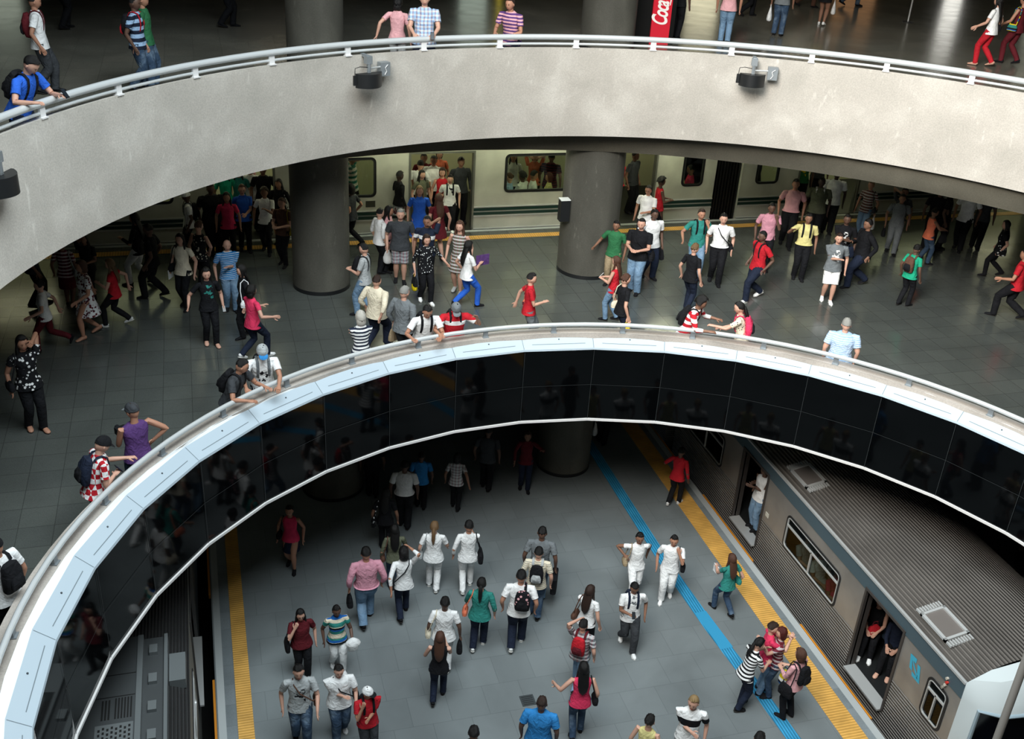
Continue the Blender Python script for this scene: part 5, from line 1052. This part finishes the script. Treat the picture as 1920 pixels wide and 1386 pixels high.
p(1, 1157, 414, 1160, 530, -160, 'm', T1('gn'), ('p', 'tn'), 'shortk', 2, 'young person in green tee touching the right middle-floor column', arms='do', h=1.6)
p(1, 1190, 409, 1188, 548, -165, 'm', T1('k'), ('p', 'lj'), 'buzzk', 0, 'person in black polo and pale jeans holding a bag, right of the column', s=.2, arms='nn', build=1.1, bags=[('sling', 'k', 'l', 'black bag held in front of the pale jeans')])
p(1, 1209, 392, 1212, 520, 150, 'm', T1('w'), ('p', 'nv'), 'shortk', 3, 'person in plain white tee behind the black polo', s=.4, arms='do', build=1.08, bags=[('hand', 'k', 'l', 'heavy black bag carried low right of the black polo')])
p(1, 1217, 348, 1218, 450, 200, 'm', T1('w'), ('p', 'nv'), 'shortk', 1, 'slim person in white tee and glasses at the right train door', arms='nd', extra='glasses', h=1.66)
p(1, 1242, 332, 1250, 440, 70, 'f', T1('rd'), ('s', 'k', '.25'), 'afrok', 3, 'person in sleeveless red top and long black skirt facing the train window', arms='nn', sleeve=0, h=1.64)
p(1, 1317, 392, 1298, 525, 160, 'm', T1('tl'), ('p', 'lj'), 'shortb', 1, 'person in teal polo with a backpack over one shoulder', s=.4, arms='so', h=1.74, bags=[('backpack', 'k', 'b', 'black backpack of the person in teal polo')])
p(1, 1348, 400, 1338, 530, 175, 'm', T1('w'), ('p', 'k'), 'shortk', 0, 'person in white shirt and black trousers with a black shoulder bag', s=.5, tuck=True, sleeve=.5, bags=[('sling', 'k', 'l', 'black laptop bag of the person in white shirt and black trousers')])
p(1, 1307, 457, 1285, 584, 35, 'f', T1('k'), ('p', 'nv'), 'bunn', 0, 'person in black tee and jeans with fair tied hair and yellow-soled shoes', s=.4, arms='dd', bags=[('phone', 'k', 'r', 'phone in the lowered hand of the black tee and jeans')])
p(1, 1422, 433, 1410, 562, -130, 'm', T1('rd'), ('p', 'nv'), 'buzzk', 3, 'person in long red tee and dark jeans with black and white sneakers', s=.9, arms='dd', shoe='w', bags=[('backpack', 'k', 'b', 'black backpack of the person in long red tee')])
p(1, 1449, 381, 1440, 480, 170, 'm', T1('pp'), ('p', 'k'), 'shortk', 3, 'person in pink polo behind the red tee', s=.3, arms='sd', h=1.72)
p(1, 1491, 334, 1475, 464, 175, 'm', T1('pk'), ('p', 'k'), 'shortk', 1, 'person in pale pinkish shirt and black trousers striding forward', s=.6, tuck=True)
p(1, 1511, 400, 1494, 523, 170, 'm', T1('yl'), ('p', 'k'), 'shortk', 2, 'person in pale yellow polo and black trousers with a hand at the head', s=.2, arms='dw', tuck=True, bags=[('backpack', 'k', 'b', 'black backpack of the person in pale yellow polo')])
p(1, 1543, 333, 1545, 436, 175, 'm', T1('ol'), ('p', 'k'), 'shortk', 4, 'person in loose olive shirt and black trousers near the third train door', s=.2, build=1.15, h=1.76, bags=[('backpack', ('lg', 'pl'), 'b', 'pale backpack near the third train door')])
p(1, 1572, 318, 1568, 434, 175, 'm', T1('w'), ('p', 'k'), 'shortk', 4, 'broad person in white polo and black trousers, head under the beam', s=.2, build=1.1, h=1.78)
p(1, 1563, 437, 1548, 565, 170, 'm', T1('gy', 'pr', 'w'), ('k', 'w'), 'shortb', 0, 'person in grey-blue tee, white shorts and white shoes coming forward', s=.3, shoe='w', arms='dx')
p(1, 1591, 402, 1592, 510, 180, 'm', T1('k', 'pr', 'w'), ('p', 'k'), 'shortk', 3, 'person in black jersey with white print behind the grey-blue tee', arms='dx', h=1.72)
p(1, 1633, 411, 1603, 537, -120, 'm', T1('k'), ('p', 'nv'), 'shortk', 2, 'tall person in black shirt striding left with a dark backpack in the hand', s=.9, sleeve=1, build=1.1, arms='cn', bags=[('hand', 'nv', 'r', 'dark blue backpack hanging from the hand of the tall black shirt')])
p(1, 1623, 339, 1612, 446, 200, 'f', T1('br', 'pl'), ('p', 'lj'), 'buny', 1, 'person in brown patterned top and jeans carrying a white plastic bag', s=.4, bags=[('plastic', 'w', 'l', 'white plastic bag below the beam on the right'), ('shoulder', 'dg', 'l', 'dark shoulder bag over the brown patterned top')])
p(1, 1686, 364, 1668, 474, 175, 'm', T1('gy'), ('p', 'gy'), 'shortk', 2, 'person in grey polo and grey jeans walking forward with two bags', s=.5, bags=[('hand', 'k', 'r', 'black bag at the side of the grey polo')])
p(1, 1699, 352, 1695, 440, 175, 'f', T1('dg'), ('p', 'tn'), 'shortk', 2, 'person with raised arm just behind the grey polo', arms='de', h=1.66)
p(1, 1748, 391, 1738, 493, 60, 'f', T1('og'), ('p', 'jn'), 'shortk', 2, 'person in dull orange top and jeans holding a handbag up front', s=-.4, arms='jj', sleeve=0, bags=[('hand', 'k', 'r', 'dark handbag hanging in front of the dull orange top')])
p(1, 1713, 459, 1692, 573, 30, 'f', T1('tq'), ('p', 'k'), 'shortk', 3, 'person in bright turquoise tee and black leggings with a backpack', s=-.3, bags=[('backpack', 'br', 'b', 'dark brown backpack over the turquoise tee')])
p(1, 1826, 350, 1812, 458, -170, 'm', T1('w'), ('p', 'k'), 'shortk', 2, 'person in white tee and black trousers, head hidden by the concrete ring, right side', s=.5, h=1.78)
p(1, 1858, 350, 1845, 448, 10, 'm', T1('dg'), ('p', 'k'), 'shortk', 3, 'person in dark clothes beside the white tee under the concrete ring', s=.2, h=1.74)
p(1, 1767, 350, 1766, 415, 0, 'm', T1('k'), ('p', 'k'), 'shortk', 3, 'dark figure far back by the train, left of the white tee under the ring', h=1.72)
p(1, 1788, 352, 1789, 418, 90, 'm', T1('k'), ('p', 'k'), 'shortk', 3, 'second dark figure far back by the train under the ring', h=1.72)
p(1, 1897, 414, 1860, 518, -100, 'f', T1('k'), ('p', 'k'), 'longk', 0, 'person in black tee with a black and white patterned shoulder bag near the right edge', s=.8, bags=[('tote', ('k', 'fl', 'w'), 'l', 'black and white patterned tote near the right edge')])
p(1, 1917, 468, 1888, 597, -80, 'm', T1('rd', 'pr', 'k'), ('p', 'k'), 'shortk', 1, 'person in red printed tee and black trousers striding left at the right edge', s=1, arms='fb', shoe='k')
p(1, 1321, 561, None, None, 100, 'm', T1('w', 'ws', 'rd'), ('p', 'nv'), 'afrok', 2, 'person in wide red and white striped shirt leaning on the lower rail', h=1.72, arms='RR', lean=18, look=-10, sleeve=.8, bags=[('backpack', 'k', 'b', 'black backpack of the red and white striped shirt')])
p(1, 1384, 577, None, None, -90, 'f', T1('cr', 'dt', 'dg'), ('p', 'gy'), 'ponyk', 0, 'person with black ponytail in cream patterned blouse talking at the lower rail', h=1.66, arms='rj', lean=10, bags=[('backpack', 'hp', 'b', 'red backpack of the person with black ponytail')])
p(1, 1586, 604, None, None, -5, 'm', T1('lb', 'ts', 'w'), ('p', 'nv'), 'shortg', 0, 'stout person in light blue polo with back to the lower rail', h=1.72, build=1.22, bags=[('plastic', 'ye', 'l', 'bright yellow bag at the side of the light blue polo')])
p(1, -6, 1008, None, None, -40, 'm', T1('w'), ('p', 'k'), 'shortk', 1, 'person in white tee cut off by the left edge beside the lower ring', h=1.74, cap=('k', 'k', 'f'), bags=[('backpack', 'k', 'b', 'black backpack at the left edge beside the lower ring')])
# ---- top floor
p(2, 63, -12, None, None, 95, 'm', T1('w'), ('p', 'dg'), 'shortk', 1, 'person in white tee walking right near the top left corner', h=1.74, s=.5, bags=[('backpack', 'mr', 'b', 'dark red and black backpack near the top left corner')])
p(2, 251, -8, None, None, 110, 'm', T1('lb', 'ws', 'nv'), ('p', 'jn'), 'buzzk', 3, 'person in blue striped polo and jeans walking right on the top floor', h=1.72, s=.5, bags=[('backpack', 'k', 'b', 'black and red backpack of the blue striped polo', 'rd')])
p(2, 266, -14, None, None, 100, 'm', T1('gn'), ('p', 'jn'), 'shortk', 1, 'person in green tee half hidden by the blue striped polo', h=1.72, s=.3)
p(2, 62, 106, None, None, 130, 'm', T1('rb'), ('p', 'nv'), 'shortk', 0, 'person in bright blue polo leaning on the upper rail with a phone, top left', h=1.76, arms='rR', lean=24, nod=30, bags=[('backpack', 'k', 'b', 'black backpack of the bright blue polo'), ('phone', 'k', 'l', 'phone in the hands of the bright blue polo')])
p(2, 746, -6, None, None, 15, 'f', T1('pk'), ('p', 'lg'), 'bobk', 0, 'person in pale pink blouse with back to the camera behind the upper rail', h=1.64, arms='qd')
p(2, 795, -30, None, None, 180, 'm', T1('lb', 'pl', 'w'), ('p', 'nv'), 'shortb', 0, 'person in blue and pink checked shirt resting both hands on the upper rail', h=1.86, loc=(4.34, 20.94, 0), arms='kk', build=1.05, bags=[('phone', 'dg', 'l', 'dark phone held over the upper rail by the checked shirt')])
p(2, 958, -14, None, None, -150, 'm', T1('pu', 'st', 'pk'), ('p', 'nv'), 'shortb', 1, 'person in purple and pink striped polo bent over the upper rail', h=1.76, loc=(6.2, 21.22, 0), arms='kk', lean=10)
p(2, 1376, -52, 1368, 84, 0, 'm', T1('pk'), ('p', 'lj'), 'shortk', 1, 'person in pale pink shirt and jeans with back to the camera on the top floor', s=.2, h=1.74)
p(2, 1281, -60, 1280, 62, 20, 'm', T1('k'), ('p', 'k'), 'shortk', 3, 'person in black beside the red drinks cooler', h=1.74, s=.2)
p(2, 1415, -80, 1413, 46, 60, 'm', T1('rd'), ('p', 'k'), 'shortk', 2, 'dark striding legs right of the pale pink shirt, top edge', h=1.72, s=.9)
p(2, 1478, -60, 1478, 60, 10, 'm', T1('gy'), ('p', 'jn'), 'shortk', 2, 'person in jeans with a large white sack at the top edge', h=1.74, bags=[('plastic', 'w', 'l', 'large white sack at the top edge')])
p(2, 1527, -90, 1527, 36, 100, 'm', T1('dg'), ('p', 'br'), 'shortk', 2, 'brown striding legs at the top edge right of the white sack', h=1.72, s=.9)
p(2, 1560, -64, 1558, 62, 10, 'f', T1('yl'), ('s', 'k', '.40'), 'bobk', 2, 'person in short black skirt, yellow top and white sneakers at the top edge', h=1.64, s=.4, shoe='w', bags=[('plastic', 'w', 'r', 'white plastic bag beside the short black skirt')])
p(2, 1612, -90, 1610, 33, 90, 'm', T1('dg'), ('p', 'jn'), 'shortk', 2, 'striding jeans legs at the top edge, right of the short black skirt', h=1.72, s=.9)
p(2, 1862, -8, 1842, 124, -70, 'f', T1('w'), ('p', 'rd'), 'longk', 0, 'person with long black hair, white tee and red trousers walking left, top right', s=.6, arms='fd', shoe='skin', bags=[('shoulder', 'k', 'r', 'black and pink bag between the two people in red trousers')])
p(2, 1912, -10, 1890, 120, -60, 'f', T1('mr'), ('p', 'mr'), 'ponyk', 1, 'person in wine red trousers at the top right corner', s=.6, arms='fd', shoe='k', sleeve=0, bags=[('shoulder', ('tl', 'bs', 'ye'), 'l', 'rainbow striped bag at the top right corner')])
p(2, 418, -90, 418, 26, 90, 'm', T1('k'), ('p', 'k'), 'shortk', 3, 'dark legs far back at the top edge left of the left column', h=1.72, s=.5)
p(2, 104, -95, 104, 16, 60, 'm', T1('k'), ('p', 'k'), 'shortk', 3, 'dark legs far back in the top left corner', h=1.72, s=.4)
# ---- passengers in the far train
def pas(x, dy, hdg, sex, top, hc, sk, lab, h=1.68, pose='', arms='dd', z=Z1, **k):
    person(float(z), 0, 0, None, None, hdg, sex, T1(*top) if isinstance(top, tuple) else T1(top), ('p', 'k'), hc, sk, lab, loc=(x, YT+dy, z), h=h, pose=pose, arms=arms, grp='passengers of the far train', **k)
pas(3.65, .9, 100, 'm', ('w', 'ws', 'tl'), 'shortk', 1, 'standing passenger in teal and white striped shirt behind the first train window', h=1.8, arms='ue')
pas(3.05, .45, 80, 'f', 'rd', 'bobk', 1, 'seated passenger in red resting an arm along the first train window', h=1.7, pose='sit', arms='jj')
pas(2.75, .8, 190, 'm', 'gy', 'shortk', 1, 'passenger in grey at the left side of the first train window', h=1.7)
pas(5.35, .55, 20, 'm', 'w', 'shortk', 1, 'passenger in white tee with back to the middle train door')
pas(5.75, .8, 185, 'm', 'w', 'shortk', 1, 'passenger in white shirt facing out of the middle train door', h=1.72)
pas(6.05, 1.5, 170, 'f', 'og', 'bobb', 0, 'passenger in orange deep inside the middle train door', h=1.66)
pas(6.4, .5, 160, 'm', 'dg', 'shortk', 2, 'passenger in dark jacket at the right side of the middle train door', h=1.76, sleeve=1)
pas(5.55, 1.1, 170, 'm', 'mr', 'shortk', 2, 'passenger in dark red inside the middle train door', h=1.7)
pas(5.85, .2, 180, 'f', 'rd', 'bobb', 0, 'passenger in red tank top at the front of the middle train door', h=1.58, sleeve=0, arms='md')
pas(5.3, .12, 150, 'f', 'ol', 'longk', 0, 'passenger in brown with long hair at the left side of the middle train door', h=1.56)
pas(7.95, 1.0, 175, 'f', 'w', 'longk', 1, 'standing passenger in white behind the second train window', h=1.7)
pas(8.55, 1.0, 180, 'f', 'og', 'bobr', 0, 'standing passenger in orange top behind the second train window', h=1.7, arms='ee')
pas(8.95, .8, 10, 'm', ('mr', 'st', 'k'), 'shortk', 2, 'standing passenger in dark striped shirt behind the second train window', h=1.72)
pas(7.75, .55, -80, 'f', 'lb', 'bunm', 0, 'seated passenger in light blue at the left of the second train window', h=1.66, pose='sit')
pas(8.12, .6, -60, 'm', 'w', 'afrok', 3, 'seated passenger in white and green with curly hair at the second train window', h=1.66, pose='sit')
pas(8.4, .55, 85, 'm', 'w', 'shortk', 1, 'seated passenger in white turned right at the second train window', h=1.72, pose='sit')
pas(8.85, .55, -95, 'f', 'yl', 'bobr', 1, 'seated passenger in yellow at the right of the second train window', h=1.62, pose='sit')
pas(10.25, .5, 175, 'm', 'k', 'shortk', 0, 'passenger in dark suit at the left side of the right train door', h=1.74, sleeve=1, arms='md')
pas(10.7, .25, -60, 'm', 'rd', 'shortk', 2, 'passenger in bright red tee reading in the right train door', h=1.74, arms='nn', tuck=True)
pas(10.85, 1.1, 180, 'm', 'k', 'shortk', 1, 'passenger in black behind the bright red tee', h=1.78)
pas(11.3, .7, 120, 'm', 'dg', 'shortk', 2, 'passenger in dark green at the right side of the right train door', h=1.74)
pas(12.92, .5, -80, 'm', 'hp', 'buzzk', 2, 'seated passenger in pink with glasses behind the narrow train window', h=1.78, pose='sit', extra='glasses')
pas(12.62, .6, 60, 'm', 'yl', 'shortk', 0, 'seated passenger in pale yellow behind the narrow train window', h=1.74, pose='sit')
pas(14.95, .5, 90, 'm', 'k', 'shortk', 2, 'dark passenger behind the narrow window right of the gangway', h=1.76)
pas(16.35, .4, 175, 'm', ('gn', 'pr', 'ye'), 'shortk', 3, 'passenger in green jersey in the third train door', h=1.74)
pas(17.1, .8, 170, 'm', 'dg', 'shortk', 3, 'passenger in dark clothes deep in the third train door', h=1.72)
for x, dy, t_, hc, sk_, lab, h_ in ((.5, .3, 'tq', 'longk', 2, 'passenger in bright green inside the left train door', 1.7), (.82, .35, 'tl', 'longk', 0, 'passenger in green top and long hair in the left train door', 1.7), (1.1, .5, 'w', 'bobk', 1, 'passenger in white in the left train door', 1.72), (1.4, .3, 'k', 'shortk', 2, 'passenger in black in the left train door', 1.76), (.95, 1.1, 'pk', 'shortk', 1, 'passenger in pink deep in the left train door', 1.78)):
    pas(x, dy, 178, 'f' if 'long' in hc else 'm', t_, hc, sk_, lab, h=h_)
# ---- passengers in the right train
def pr(x, y, hdg, sex, top, bot, hc, sk, lab, h=1.66, pose='sit', arms='mm', **k):
    person(0.0, 0, 0, None, None, hdg, sex, T1(*top) if isinstance(top, tuple) else T1(top), bot, hc, sk, lab, loc=(x, y, 0), h=h, pose=pose, arms=arms, grp='passengers of the right train', **k)
pr(12.0, 13.4, 182, 'f', 'k', ('p', 'k'), 'bobm', 0, 'seated passenger in black tank top with white sneakers inside the near train door', shoe='w', sleeve=0)
pr(12.12, 12.85, 188, 'f', 'nv', ('p', 'k'), 'bobn', 0, 'seated passenger in dark blue with flat shoes inside the near train door', shoe='skin', sleeve=.9)
t = thing('handbag', 'dark red handbag on the lap of the seated passenger in black tank top', 'bag', (11.84, 13.2, .56)); m = M(); m.loft([(0, 0, 0), (0, 0, .03), (0, 0, .14), (0, 0, .2)], [(.12, .06), (.15, .08), (.12, .06), (.05, .02)], side=(1, 0, 0), n=14, sup=3); m.build('bag_body', cloth('rd'), t)
m = M(); m.loft([(-.07, 0, .18), (-.04, 0, .28), (.04, 0, .28), (.07, 0, .18)], .01, n=6); m.build('handle', cloth('mr'), t)
pr(11.58, 17.5, -130, 'm', 'w', ('p', 'lj'), 'shortk', 3, 'standing passenger in white vest and jeans at the second door of the right train', h=1.72, pose='', arms='xx', sleeve=0)
pr(11.9, 17.9, -120, 'f', 'rd', ('p', 'k'), 'shortk', 3, 'passenger in dark red inside the second door of the right train', h=1.64, pose='')
pr(11.62, 14.35, 141, 'f', 'hp', ('s', 'hp', '.3'), 'shortb', 1, 'seated passenger in pink behind the big window of the right train', h=1.72)
pr(11.62, 14.95, 142, 'm', 'w', ('p', 'lg'), 'shortk', 1, 'seated passenger in white behind the big window of the right train', h=1.72)
pr(11.62, 15.5, 143, 'm', 'lg', ('p', 'lg'), 'shortg', 0, 'seated passenger in pale grey at the far end of the big window', h=1.72)
seat = plain('blue_grey_seat', '2c3a48', .5)
for i, (x, y, lab) in enumerate(((12.2, 13.1, 'dark bench seat just inside the near train door'), (11.6, 14.9, 'dark bench seat behind the big window of the right train'))):
    t = thing('bench_seat', lab, 'seat', (x, y, 0)); m = M(); m.box(-.1, .38, -.6, .6, .38, .44); m.build('seat', seat, t)
    m = M(); m.box(.3, .38, -.6, .6, .44, .85); m.build('backrest', seat, t); m = M(); m.box(.05, .3, -.55, .55, 0, .38); m.build('base', dmet, t)
